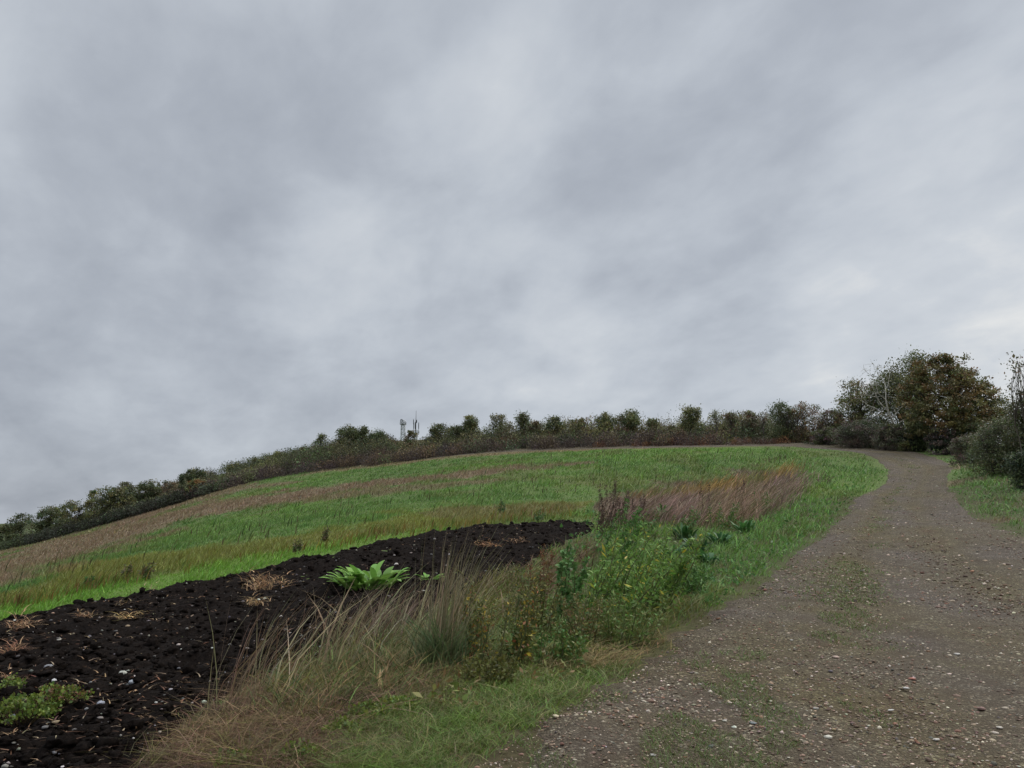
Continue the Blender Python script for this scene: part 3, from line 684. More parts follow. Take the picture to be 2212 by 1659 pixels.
T('bare_tree','half bare bush of grey twigs before the dark scrub','tree',1578,894,78,42,[GY,OL,BR],'vase',.2,700,.12,37,group=RG,twigs=1.1,bark=(.12,.10,.09))
T('bush','brown-green bush with fine upright twig tips','bush',1616,890,77,48,[BR,OL,GY],'round',.0,1900,.125,38,group=RG,stems=4,twigs=.9)
T('bare_tree','thin grey twigs left of the dark holly-like bush','tree',1648,890,76,28,[GY,BR],'vase',.3,260,.12,39,group=RG,twigs=1.2,bark=(.12,.10,.09))
# bend of the track
T('bush','dark green dense bush with arching top shoots beside the rusty one','bush',1688,870,74,64,[DG,DG,OL],'round',0,3200,.125,40,group=HG,stems=4,puff=.045)
T('bush','rust-brown autumn bush at the bend of the track','bush',1732,872,73,72,[BR,RU,OL],'round',0,3200,.12,41,group=HG,stems=4,twigs=.7)
T('bush','brown thorny bush between the rusty bush and the big trees','bush',1792,886,70,72,[BR,OL,PU],'wide',0,2800,.12,42,group=HG,stems=4,twigs=.8)
T('tree','leafy olive tree left of the dead white tree','tree',1850,826,70,128,[OL,YG,DG,BR],'wide',.05,6400,.15,43,group=HG,twigs=.6,puff=.05)
T('tree','tall dark green tree behind the dead white tree','tree',1934,786,68,124,[DG,OL,OL],'round',.08,6800,.15,44,group=HG,puff=.05)
T('tree','narrow dark treetop rising just left of the big oak','tree',1978,766,66,62,[DG,OL],'vase',.2,2400,.15,45,group=HG,puff=.045)
def oak():
    r = np.random.default_rng(5); Yd = 58.; vx = 2042
    x0 = float(ray(vx, 760)[0]*Yd); z0 = float(H(x0, Yd)); root = thing('oak', 'big spreading autumn oak with rust and olive leaves by the bend', 'tree', (x0, Yd, z0-.05), HG)
    u = Yd*SV/FPX
    tr, cr = Acc(), Acc()
    c0 = curve(np.zeros(3), np.array([.2, 0, 2.6]), r, .04, 7); V, F = tube(c0, np.linspace(.30, .2, 7), 8); tr.add(V, F, (.05,.042,.036))
    fork = c0[-1]
    # lobes: photo x, photo y, radius in photo units, depth offset, leaf share, palette
    lobes = [(2036,770,13,0,.02,0),(2018,778,14,.4,.02,0),(2060,782,15,.2,.025,0),(2094,806,16,.3,.025,0),(2128,836,17,.2,.025,0),(2150,868,16,.5,.02,2),(1988,800,16,.6,.025,1),(1958,828,18,.4,.025,0),(2040,790,24,0,.045,0),(2008,808,34,.6,.08,1),(2062,808,34,-.6,.08,0),(1978,846,44,.8,.11,0),(2034,846,46,-1.2,.13,1),(2092,838,40,.4,.09,0),(2122,858,28,.8,.06,0),
             (1972,886,44,-.6,.10,1),(2022,896,44,-1.8,.11,1),(2080,886,46,-.9,.10,0),(2130,890,34,.5,.06,0),(2000,922,36,-1.6,.06,1),(2060,922,40,-1.5,.07,1),(2112,916,38,0,.06,2),(2158,898,24,.4,.04,2),(1962,920,36,0,.05,2)]
    pal = [[(.135,.132,.052),(.115,.125,.050),(.175,.105,.042)],[(.17,.110,.044),(.128,.128,.050),(.15,.128,.048)],[(.08,.098,.042),(.12,.118,.046)]]
    for vx_, vy_, rr, dy, sh, pi_ in lobes:
        c_ = np.array([(vx_-vx)*u, dy, float(zat(vy_, Yd))-z0]); R = rr*u
        limb = curve(fork*r.uniform(.6, 1), c_, r, .1, 7, .03); L = np.linalg.norm(c_-fork); V, F = tube(limb, np.linspace(.045+.02*L, .02, 7), 5); tr.add(V, F, (.05,.042,.036))
        m = int(62*sh/.08); d = rdirs(m, r); q = c_+d*R*(r.random((m, 1))**.35)*np.array([1.2, 1.15, .95])*r.uniform(.6, 1.3, (m, 1))
        for j in range(0, m, 3):
            V, F = tube(curve(limb[4], q[j], r, .12, 4), np.linspace(.02, .007, 4), 4); tr.add(V, F, (.05,.042,.036))
        cnt = r.poisson(24*np.exp(r.normal(size=m)*.7)); P = np.repeat(q, cnt, 0)+np.clip(r.normal(size=(cnt.sum(), 3)), -1.7, 1.7)*np.array([.19, .19, .11]); N = len(P)
        cc = np.repeat(pick(pal[pi_], m, r, None, .18), cnt, 0)*np.exp(r.normal(size=(N, 1))*.25)
        a = rdirs(N, r, .1); L_ = .14*np.exp(r.normal(size=N)*.25); V, F = leaves(P, a, perp(a, r), L_, L_*.7, .12); cr.add(V, F, np.repeat(cc, 4, 0))
    tr.build('trunk', M_BARK, root); cr.build('crown', M_LEAF, root)
oak()
def dead_tree():
    r = np.random.default_rng(9); Yd = 61.5; vx = 1936; x0 = float(ray(vx, 920)[0]*Yd); z0 = float(H(x0, Yd)); u = Yd*SV/FPX
    root = thing('dead_tree', 'bare bleached dead tree with forked pale branches before the dark trees', 'tree', (x0, Yd, z0-.05), HG)
    def P(a, b, dy=0.): return np.array([(a-vx)*u, dy, float(zat(b, Yd))-z0])
    A = Acc(); B = Acc(); col = (.42,.39,.34)
    main = [P(1936, 945)*np.array([1, 1, 0]), P(1934, 922), P(1926, 902), P(1918, 884, -.2), P(1914, 862, -.3), P(1917, 846, -.2), P(1919, 822, 0)]
    V, F = tube(main, [.10, .09, .075, .062, .05, .035, .02], 7); A.add(V, F, col); A.build('trunk', M_BARK, root)
    br = [([(1926,902),(1908,893),(1892,884),(1878,872),(1868,860)],.05),([(1918,884),(1908,870),(1901,856),(1890,842),(1884,826)],.05),([(1914,862),(1903,848),(1898,832),(1893,812)],.04),
          ([(1917,846),(1926,832),(1930,818),(1933,800)],.035),([(1926,902),(1940,890),(1950,876),(1956,858)],.045),([(1934,918),(1948,908),(1962,902)],.04),([(1908,893),(1896,897),(1880,898)],.03),
          ([(1901,856),(1889,856),(1878,850)],.025),([(1919,822),(1912,806),(1908,790)],.02),([(1892,884),(1880,886),(1866,878)],.025),([(1893,812),(1882,800),(1876,796)],.015),([(1893,812),(1900,798),(1896,786)],.015),([(1940,890),(1938,872),(1944,858)],.025)]
    for pts, rad in br:
        q = np.array([P(a, b, r.normal()*.25) for a, b in pts]); n = len(q); V, F = tube(q, np.linspace(rad, .010, n), 5); B.add(V, F, col)
        for j in range(1, n):
            for _ in range(3):
                e = q[j]+rdirs(1, r, .4)[0]*r.uniform(.25, .7); V, F = tube(curve(q[j], e, r, .15, 4), np.linspace(.014, .006, 4), 4); B.add(V, F, col)
    B.build('branches', M_BARK, root)
dead_tree()
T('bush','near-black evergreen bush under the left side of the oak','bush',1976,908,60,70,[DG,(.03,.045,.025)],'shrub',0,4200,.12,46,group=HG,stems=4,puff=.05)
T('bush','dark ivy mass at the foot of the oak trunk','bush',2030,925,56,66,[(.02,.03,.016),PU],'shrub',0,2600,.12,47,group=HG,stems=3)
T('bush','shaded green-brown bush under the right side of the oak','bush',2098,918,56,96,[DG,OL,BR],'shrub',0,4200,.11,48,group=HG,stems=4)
T('bramble','grey bramble spilling round the foot of the dead tree','bramble',1922,918,60.5,84,[GY,PU,DG],'shrub',0,3600,.10,57,group=HG,stems=5)
T('bush','low pale yellowish-green weed bush at the outer edge of the bend','bush',1952,955,59,30,[YG,OL],'shrub',0,900,.09,49,group=HG,stems=3)
T('bramble','grey-green bramble thicket at the bend, left of the oak','bramble',1862,912,64,136,[GY,DG,PU],'shrub',0,6000,.10,50,group=HG,stems=6,puff=.06)
T('bramble','dark bramble mound left end of the bend, below the rusty bush','bramble',1788,925,68,86,[DG,PU,OL],'shrub',0,3400,.10,51,group=HG,stems=5)
T('bramble','purplish bare bramble mound on the right bank below the oak','bramble',2092,942,45,110,[PU,OL,GY,DG],'shrub',0,5200,.075,52,group=HG,stems=6,twigs=.9,bark=(.09,.07,.065))
T('bramble','dense grey-green bramble bank at the right edge of the photo','bramble',2168,905,38,150,[DG,OL,DG,GY],'shrub',0,8500,.075,53,group=HG,stems=7,puff=.06)
T('bush','dark leafy bush rising at the right edge below the tall shoots','bush',2212,845,36,100,[DG,OL,GY],'round',.0,5200,.085,54,group=HG,stems=4,twigs=.8)
T('bramble','small dark leafy clump low at the right edge above the bank','bramble',2205,978,30.5,58,[DG,(.03,.05,.03)],'shrub',0,2600,.07,55,group=HG,stems=4)
T('sapling','tall thin whippy shoots with few leaves at the right edge','sapling',2200,776,35,40,[DG,BR],'vase',.55,200,.11,56,group=HG,stems=4,twigs=1.2,trunk_t=.98,bark=(.10,.085,.07),sparse=.8)

# scrub between the field's edge and the ridge trees: one thick mass
def scrub(name, label, seed, n, rng_u, rng_b, cols, hs, leaf, per, cat='scrub', twig=.35, tw=(.07,.055,.05)):
    r = np.random.default_rng(seed); A = Acc()
    E = np.array([at(*q)[:2] for q in EDGE]); d = np.r_[0, np.cumsum(np.hypot(*np.diff(E, axis=0).T))]
    u = r.uniform(*rng_u, n)*d[-1]; bq = rng_b[0]+(rng_b[1]-rng_b[0])*r.random(n)**.8
    k = np.clip(np.searchsorted(d, u)-1, 0, len(d)-2); f = ((u-d[k])/(d[k+1]-d[k]))[:, None]; p = E[k]*(1-f)+E[k+1]*f
    t = (E[k+1]-E[k]); t /= np.linalg.norm(t, axis=1)[:, None]; nn = np.c_[-t[:, 1], t[:, 0]]; p = p+nn*bq[:, None]
    pn = fbm(p[:, 0]*.06, p[:, 1]*.06, seed, 2)
    h = r.uniform(*hs, n); R = h*r.uniform(.6, 1.1, n)
    pv = proj(p[:, 0], p[:, 1], H(p[:, 0], p[:, 1]))[0]; gap = (pv > 845) & (pv < 925) & (bq > 4); h = np.where(gap, h*.45, h)
    cnt = (per*np.clip(R*h, .5, 6)).astype(int); tot = cnt.sum()
    dv = rdirs(tot, r); dv[:, 2] = np.abs(dv[:, 2]); q = dv*(r.random((tot, 1))**.35)
    q *= (.8+.4*vnoise(dv[:, 0]*3+np.repeat(u, cnt), dv[:, 1]*3+dv[:, 2]*2, seed))[:, None]
    P = np.c_[np.repeat(p, cnt, 0)+q[:, :2]*np.repeat(R, cnt)[:, None], np.repeat(H(p[:, 0], p[:, 1]), cnt)+q[:, 2]*np.repeat(h, cnt)]
    ci = np.clip((pn*1.6-.3+r.normal(size=n)*.16)*len(cols), 0, len(cols)-1).astype(int); cc = vary(np.array(cols)[ci], n, r, .18)
    c_ = np.repeat(cc, cnt, 0)*np.exp(r.normal(size=(tot, 1))*.25); a = rdirs(tot, r, .3); L = leaf*np.exp(r.normal(size=tot)*.3)
    V, F = leaves(P, a, perp(a, r), L, L*.6, .1); A.add(V, F, np.repeat(c_, 4, 0))
    m = int(tot*twig); s = r.choice(tot, m); V, F = blades(P[s]-np.array([0, 0, .3]), r.uniform(.3, .6, m), .035, r.random(m)*6.28, r.uniform(0, .9, m), .1, None, 1, r)
    A.add(V, F, bcol(vary(tw, m, r, .3), 1))
    return tag(A.build(name, M_SCRUB), label, cat, None, 'stuff')
scrub('scrub', 'dark olive scrub covering the ridge between field and trees', 201, 760, (-.02, 1.02), (1.5, 26), [DG, OL, BR, OL, (.06,.062,.03)], (1.0, 1.95), .17, 150)
scrub('bramble_thicket', 'purplish-brown leafless bramble band along the top edge of the field', 202, 460, (.30, .93), (.6, 9), [PU, (.058,.045,.042), BR, (.085,.06,.045), DG], (.9, 1.7), .13, 150, 'bramble', .6, (.085,.062,.055))
scrub('ridge_shrubs', 'tangled olive shrubs filling the gaps between the ridge trees', 205, 250, (.42, 1.0), (4, 22), [OL, DG, OL, YG, BR], (1.5, 3.3), .16, 120, 'shrubs', .4)
scrub('dead_bracken', 'rust-red dead bracken under the hedge near the track bend', 203, 60, (.83, .99), (.5, 5), [(.105,.055,.035), RU, PU], (.5, .9), .10, 160, 'bracken', .6, (.12,.06,.04))
scrub('low_hedge', 'very dark low hedge line along the lower left field edge', 204, 240, (-.03, .42), (.2, 3.0), [(.04,.045,.028), DG], (1.0, 1.8), .2, 100, 'hedge')

# ------------------------------------------------------------------ two radio masts behind the hill
def mast(label, vx, top, Yd, w0, w1, kind):
    x0 = float(ray(vx, top)[0]*Yd); z0 = float(H(x0, Yd)); h = float(zat(top, Yd))-z0
    root = thing('radio_mast', label, 'mast', (x0, Yd, z0), 'radio masts behind the hill'); A = Acc(); col = (.50,.52,.54)
    hl = h*(.985 if kind == 'short' else .72); nb = 15; zs = np.linspace(0, hl, nb+1)
    wid = lambda z: w0+(w1-w0)*z/hl
    cor = [(1, 1), (1, -1), (-1, -1), (-1, 1)]
    for cx, cy in cor:
        V, F = tube([(cx*wid(z)/2, cy*wid(z)/2, z) for z in zs], .16, 5); A.add(V, F, col)
    for i in range(nb):
        za, zb = zs[i], zs[i+1]; wa, wb = wid(za)/2, wid(zb)/2
        for k in range(4):
            a, b = cor[k], cor[(k+1) % 4]
            V, F = tube([(a[0]*wa, a[1]*wa, za), (b[0]*wb, b[1]*wb, zb)], .11, 4); A.add(V, F, col)
            V, F = tube([(b[0]*wa, b[1]*wa, za), (a[0]*wb, a[1]*wb, zb)], .11, 4); A.add(V, F, col)
            V, F = tube([(a[0]*wb, a[1]*wb, zb), (b[0]*wb, b[1]*wb, zb)], .11, 4); A.add(V, F, col)
    A.build('lattice', M_METAL, root)
    def panel(name, x, y, z, rx, rz, c=(.04,.04,.045), s=8):
        zz = np.linspace(-rz, rz, 7); V, F = tube([(x, y, z+q) for q in zz], rx*np.array([.5, .9, 1, 1, 1, .9, .5]), s); mesh(name, V, F, M_METAL, root, np.broadcast_to(np.array(c), V.shape))
    def deck(z, hw):
        B = Acc()
        for dz in (0, .55, 1.1):
            c = [(-hw, -hw, z+dz), (hw, -hw, z+dz), (hw, hw, z+dz), (-hw, hw, z+dz), (-hw, -hw, z+dz)]
            for a, b in zip(c[:-1], c[1:]): V, F = tube([a, b], .07, 4); B.add(V, F, (.16,.165,.17))
        for cx, cy in cor: V, F = tube([(cx*hw, cy*hw, z), (cx*hw, cy*hw, z+1.1)], .07, 4); B.add(V, F, (.16,.165,.17))
        V, F = tube([(0, 0, z-.08), (0, 0, z+.02)], hw*1.25, 4); B.add(V, F, (.14,.14,.145))
        B.build('platform', M_METAL, root)
    if kind == 'short':
        deck(h*.93, 1.15); panel('antenna', -.65, 0, h*.985, .62, .6, s=10); panel('antenna', .9, .2, h*.8, .22, .8, (.1,.1,.11))
    else:
        deck(h*.72, 1.3); V, F = tube([(0, 0, hl), (0, 0, h)], np.array([.22, .09]), 6); mesh('whip', V, F, M_METAL, root, np.broadcast_to(np.array((.1,.1,.11)), V.shape))
        for a in (.4, 2.5, 4.6): panel('antenna', 1.25*math.cos(a), 1.25*math.sin(a), h*.81, .17, 1.6)
        panel('antenna', .25, 0, h*.865, .24, .7); panel('antenna', -1.0, -.3, h*.86, .15, 1.2)
mast('shorter lattice mast with a dark drum antenna on top, left of the other', 871, 906, 330, 1.9, 1.5, 'short')
mast('taller lattice mast with dark panel antennas and a long whip on top', 899, 887, 330, 2.3, 1.3, 'tall')

# ------------------------------------------------------------------ plants of the verge and the soil
VPX = SV/FPX
def weed(name, label, cat, vx, vb, vt, w, cols, leaf=.05, n=900, stems=9, lean=.25, seed=0, wts=None, lo=.15, slim=.55, stemc=(.10,.11,.045), heads=None, onsoil=False, group=None, droop=.3):
    """a leafy weed: stems rise from photo point (vx, vb) to height vt, w photo-units wide"""
    r = np.random.default_rng(seed+int(vx)); p = hit1(vx, vb); Yd = p[1]
    if onsoil: p[2] = soilz(p[0], p[1])
    h = (vb-vt)*VPX*Yd; R = w*VPX*Yd/2; root = thing(name, label, cat, p, group); S, Lf = Acc(), Acc(); hd = Acc()
    per = max(3, int(n/stems))
    for k in range(stems):
        a = r.random()*2*PI; per = max(3, int(n/stems)); b = np.array([math.cos(a), math.sin(a), 0])*R*.65*r.random()**.6; hh = h*r.uniform(.55, 1.0) if k else h
        e = np.array([math.cos(a)*R*r.uniform(.3, 1)+lean*hh, math.sin(a)*R*r.uniform(.3, .9), hh]); c_ = curve(b, e, r, .12, 8)
        V, F = tube(c_, np.linspace(.006, .002, 8)*(1+.4*h), 4); S.add(V, F, vary(stemc, 1, r)[0])
        t = lo+(1-lo)*r.random(per)**.8; kf = t*7; i = np.minimum(kf.astype(int), 6); f = (kf-i)[:, None]; P = c_[i]*(1-f)+c_[i+1]*f
        d = rdirs(per, r, .35); sd_ = perp(d, r); off = (R*.22*(1.1-t))[:, None]*d*r.random((per, 1)); L = leaf*np.exp(r.normal(size=per)*.3)*(1.15-.5*t)
        V, F = leaves(P+off, d, sd_, L, L*slim, .12); Lf.add(V, F, np.repeat(pick(cols, per, r, wts, .22), 4, 0))
        if heads:
            m = heads[1]; tz = r.random(m); q = c_[5]+(c_[7]-c_[5])*tz[:, None]*1.05+r.normal(size=(m, 3))*np.array([.018, .018, .02])*(1+h*.6); d = rdirs(m, r, .5)
            V, F = leaves(q, d, perp(d, r), leaf*.45, leaf*.35, .2); Lf.add(V, F, np.repeat(vary(heads[0], m, r, .25), 4, 0))
    S.build('stems', M_DRY, root); Lf.build('foliage', M_LEAF, root)
    return root
def rosette(name, label, cat, vx, vy, w, ht, n, col, seed=0, aspect=.42, onsoil=False, group=None, spread=.4, droop=.55):
    """broad-leaved plant: curved leaves with a midrib rising from a crown of stalks"""
    r = np.random.default_rng(seed+int(vx)); p = hit1(vx, vy); Yd = p[1]
    if onsoil: p[2] = soilz(p[0], p[1])
    R = w*VPX*Yd/2; hh = ht*VPX*Yd; root = thing(name, label, cat, p, group); A, S = Acc(), Acc()
    for k in range(n):
        a = r.random()*2*PI; q = np.sqrt(r.random())*R*spread; b = np.array([math.cos(a)*q, math.sin(a)*q, hh*r.uniform(.05, .55)*(1-.5*q/(R*spread+1e-6))])
        ya = a+r.normal()*.5; L = (R*(1-spread)+.02)*r.uniform(.7, 1.15); rise = r.uniform(.25, 1.1)*hh/(L+.01)
        V, F = bleaf(b, ya, L, L*aspect*r.uniform(.8, 1.2), rise, droop*rise*r.uniform(.6, 1.3)); A.add(V, F, vary(col, 1, r, .15, .05)[0]*(1+.18*np.tile(np.r_[np.zeros(6)], 3))[:, None])
        V, F = tube(curve(np.array([b[0]*.3, b[1]*.3, 0]), b, r, .1, 4), .004+.002*Yd/10, 4); S.add(V, F, np.array(col)*.8+.02)
    S.build('stalks', M_DRY, root); A.build('foliage', M_LEAF, root, True)
    return root
def lowmat(name, label, vx, vy, w, ht, n, cols, seed=0, leaf=.022, onsoil=False, group=None, cat='weed'):
    """low cushion of small lobed leaves"""
    r = np.random.default_rng(seed+int(vx)); p = hit1(vx, vy); Yd = p[1]
    if onsoil: p[2] = soilz(p[0], p[1])
    R = w*VPX*Yd/2; hh = ht*VPX*Yd; root = thing(name, label, cat, p, group); A, S = Acc(), Acc(); m = max(8, n//14)
    for k in range(m):
        a = r.random()*2*PI; q = np.sqrt(r.random())*R; e = np.array([math.cos(a)*q, math.sin(a)*q, hh*(1-.6*(q/R)**2)*r.uniform(.5, 1.1)])
        c_ = curve(np.array([e[0]*.4, e[1]*.4, -.01]), e, r, .15, 4); V, F = tube(c_, .0018, 3); S.add(V, F, (.14,.10,.05))
        N = 14; d = rdirs(N, r, .5); P = e+r.normal(size=(N, 3))*np.array([.022, .022, .010]); L = leaf*np.exp(r.normal(size=N)*.25)
        V, F = leaves(P, d, perp(d, r), L, L*.75, .15); A.add(V, F, np.repeat(pick(cols, N, r, None, .2), 4, 0))
    S.build('stems', M_DRY, root); A.build('foliage', M_LEAF, root); return root
SG = 'straw tufts turned up in the black soil'
def straw(vx, vy, w, ht, label, n=90, seed=0, col=(.42,.27,.15)):
    r = np.random.default_rng(seed+int(vx)); p = hit1(vx, vy); p[2] = soilz(p[0], p[1]); R = w*VPX*p[1]/2; hh = max(ht*VPX*p[1], .04); A = Acc()
    ya = r.random()*6.28
    P = np.c_[r.normal(size=n)*R*.35, r.normal(size=n)*R*.22, np.abs(r.normal(size=n))*hh*.35]
    for s0, ln in ((0, 1.0), (1, .6)):
        k = np.arange(s0, n, 2); m = len(k); h_ = hh*r.uniform(.2, 1, m)**1.3*.75
        V, F = blades(P[k], h_, .007+.0006*p[1], r.normal(ya+PI*(r.random(m) < .4), .7, m), R*ln*r.uniform(.5, 1.3, m)/h_, r.uniform(.3, .8, m), None, 3, r); A.add(V, F, bcol(vary(col, m, r, .3), 3))
    o = A.build('straw_tuft', M_DRY); o.location = p.tolist(); return tag(o, label, 'straw', SG)
straw(565,1282,92,48,'largest brown straw tuft, upright bunch in the middle of the soil',150,1)
straw(612,1272,44,24,'small straw wisp leaning right of the largest tuft',40,2)
straw(553,1316,72,30,'flattened tan straw tuft just below the largest one',100,3,(.42,.29,.16))
straw(278,1362,66,18,'thin pale straw tuft alone in the left-centre soil',60,4,(.46,.31,.14))
straw(178,1352,52,22,'small tan straw tuft left of the pale thin tuft',55,5,(.40,.26,.15))
straw(318,1278,60,26,'dark straggly straw tuft close under the bright grass strip',60,6,(.28,.2,.12))
straw(46,1374,76,38,'long combed straw bundle at the far left edge, uppermost there',120,7,(.42,.27,.16))
straw(26,1428,84,40,'reddish straw bundle at the far left edge, second from top',120,8,(.32,.18,.11))
straw(10,1492,70,40,'brown straw heap at the left edge, lowest of three',90,9,(.27,.16,.09))
straw(262,1322,44,14,'scattered loose straw between dark tuft and thin tuft',34,10,(.36,.25,.14))
straw(1052,1196,70,16,'orange-brown straw tuft at the right end of the soil',80,11,(.36,.2,.1))
straw(1118,1182,64,14,'darker straw lying at the soil tip near the weeds',70,12,(.27,.17,.1))
straw(190,1420,40,18,'forked straw stub standing in the left soil',12,13,(.42,.3,.15))
rosette('dock_plant','bright green broad-leaved plant growing alone on the black soil','plant',796,1274,205,62,84,(.16,.30,.055),1,.46,True,spread=.58)
rosette('dock_plant','small trailing bright green leaves left of the big soil plant','plant',702,1292,70,14,16,(.13,.24,.05),2,.5,True,spread=.6)
rosette('dock_plant','few lime leaves behind the dry stalks right of the soil plant','plant',930,1266,80,16,18,(.15,.28,.05),3,.5,True,spread=.65)
rosette('thistle','small grey-green thistle seedling at the bottom of the soil','plant',292,1600,58,22,12,(.085,.15,.075),4,.34,False)
DK = 'dark docks beside the lush verge'
for i, (vx, vy, w, ht, label, col) in enumerate([(1452,1222,60,34,'dark upright dock leaves right of the yellow-leaved weed',(.05,.125,.035)),(1502,1196,72,26,'largest dark dock patch in the middle of the verge',(.038,.095,.035)),
    (1556,1178,64,22,'glossy pale-backed dock nearest the lush grass tongue',(.05,.125,.045)),(1478,1168,64,24,'dock leaves under the purple grass, furthest left of the docks',(.042,.11,.03)),
    (1528,1218,58,18,'low dark docks bordering the mown-looking grass',(.05,.12,.04)),(1608,1150,64,20,'green dock group furthest up the verge',(.055,.14,.035)),(1430,1125,46,26,'dock clump at the foot of the purple dry grass',(.06,.145,.03))]):
    rosette('dock_plant', label, 'plant', vx, vy, w*1.15, ht*1.75, 44, col, 20+i, .36, group=DK, spread=.5)
OLV, YEL, RUS = (.155,.16,.045), (.40,.30,.05), (.30,.115,.05)
weed('weed','rusty orange and olive weed clump right of the green tussock','weed',1070,1440,1250,190,[OLV,(.11,.125,.04),YEL,RUS],.042,2600,22,.12,1,[5,4,1.5,.8],.08,.5)
weed('weed','olive weed mass with rust tips behind the orange clump','weed',1150,1385,1232,170,[OLV,(.09,.115,.04),(.18,.12,.05)],.045,2200,18,.1,2,[5,4,2],.08,.5)
weed('weed','low green weed mat in front of the flattened tan grass','weed',1180,1440,1350,190,[(.08,.16,.04),(.11,.18,.045),OLV],.042,2200,18,.05,3,None,.0,.55)
weed('weed','yellowish trailing weeds below the orange clump','weed',1050,1482,1420,150,[OLV,(.13,.13,.03),(.10,.10,.03)],.036,1800,18,.05,33,None,.0,.55)
weed('weed','fine pale green weed in front of the yellow-leaved greens','weed',1345,1395,1290,190,[(.12,.2,.05),(.15,.19,.06),OLV],.05,2600,26,.15,10,None,.0,.35)
weed('weed','reddish olive weed filling the gap below the goosefoot','weed',1245,1405,1290,130,[OLV,(.10,.15,.045),(.2,.13,.06)],.045,1900,18,.15,11,None,.0,.4)
weed('weed','green weed bank between yellow-leaved greens and low docks','weed',1470,1290,1205,150,[(.11,.21,.05),(.085,.17,.045)],.06,2200,20,.2,12,None,.0,.4)
weed('dock_stalk','curled rust-brown dock seed heads rising over the soil edge','weed',1160,1330,1196,70,[(.12,.07,.035)],.05,160,7,.15,4,None,.2,.5,(.13,.075,.04),((.17,.075,.035),150))
weed('goosefoot','fresh green goosefoot weed between rust heads and yellow leaves','weed',1224,1352,1176,74,[(.10,.20,.06),(.13,.24,.07)],.075,1100,10,.1,5,None,.05,.6)
weed('weed','tall wind-swept green weed with yellow lower leaves','weed',1300,1362,1150,190,[(.155,.265,.055),(.115,.205,.045),(.5,.42,.07)],.085,3200,30,.5,6,[6,4,.8],.05,.28)
weed('weed','right half of windblown greens, dotted with yellow leaves','weed',1376,1325,1135,190,[(.16,.265,.055),(.12,.215,.045),(.5,.4,.06)],.088,2700,26,.45,7,[6,4,.6],.05,.28)
weed('weed','slender bright green weed leaning over the tip of the soil','weed',1330,1215,1080,110,[(.09,.20,.04),(.06,.14,.03)],.075,1500,14,.3,8,None,.05,.42)
weed('weed','weedy green tangle between docks and yellow-leaved weed','weed',1432,1285,1190,100,[(.075,.15,.03),OLV,(.06,.12,.03)],.055,1700,16,.1,9,None,.0,.5)
DS = 'dead brown weed stalks by the purple grass'
for i, (vx, vb, vt, w, label) in enumerate([(1300,1148,1040,46,'tallest dark brown dead weed at the left end of purple grass'),(1335,1140,1062,44,'bushy dead brown weed in front of the purple grass'),
    (1372,1128,1068,40,'third dead brown weed from the soil tip'),(1312,1160,1100,50,'low reddish dead weed touching the soil tip'),(1510,1128,1040,26,'thin dead seed stalk standing in the middle of the purple grass'),(1590,1115,1030,20,'leaning bare brown stalk at the right part of purple grass')]):
    weed('dead_weed', label, 'weed', vx, vb, vt, w, [(.085,.052,.034),(.065,.042,.03)], .06, 520 if w > 30 else 120, 9 if w > 30 else 3, .2, 60+i, None, .15, .4, (.085,.055,.04), ((.075,.045,.03), 50), group=DS)
FD = 'dark docks standing in the field edge'
for i, (vx, vb, vt, w, label) in enumerate([(268,1250,1218,26,'brown seeded dock in the ochre strip, left of its twin'),(314,1252,1218,24,'brown seeded dock in the ochre strip, right of its twin'),(190,1268,1248,18,'small dark green dock lowest in the left field'),
    (640,1196,1166,20,'dark dock above the bright grass strip near mid field'),(1080,1112,1078,22,'green leafy dock at the end of the ochre strip'),(1165,1128,1100,26,'dark green tuft beside the soil tip in the ochre growth'),
    (700,1170,1136,16,'thin brown stalk in the ochre strip right of mid field'),(1780,1046,1022,40,'brownish dead tuft in the lush grass near the track bend'),(1668,1000,984,40,'brown stubby weeds at the far end of the purple grass'),(1690,994,978,20,'short dark stalks by the upper lush grass')]):
    weed('dock_stalk', label, 'weed', vx, vb, vt, w, [(.14,.11,.055),(.085,.11,.04)] if 'green' not in label else [(.07,.16,.045),(.08,.13,.05)], .075, 170, 8, .15, 80+i, None, .1, .45, (.08,.06,.035), group=FD)
LW = 'low leafy weeds along the bottom edge'
LC = [(.12,.17,.028),(.16,.20,.035),(.09,.14,.028)]
for i, (vx, vy, w, ht, n, label, os_) in enumerate([(796,1552,90,26,620,'bright low leafy weed below the tangled grass, left of centre',0),(868,1530,86,22,520,'low leafy weed at the right end of the tangled grass',0),(742,1588,80,24,520,'leafy weed tucked under the brown grass',0),
    (648,1642,90,26,620,'bright leafy weed near the bottom edge, right of brown grass',0),(512,1655,100,24,560,'leafy weed peeping from matted brown grass at the bottom',0),(40,1598,120,54,1100,'big yellow-green cushion of weeds in the bottom left corner',1),
    (128,1572,96,38,620,'reddish-stemmed leafy weed next to the corner cushion',1),(420,1652,70,18,320,'little leafy weed on the soil rim at the bottom',1),(12,1530,56,26,260,'small leafy weed above the corner cushion',1),(182,1289,22,9,70,'tiny lime seedling in the upper left soil',1)]):
    lowmat('leafy_weed', label, vx, vy, w, ht, n, LC if i != 6 else LC+[(.16,.08,.04)], 90+i, .024, bool(os_), LW)

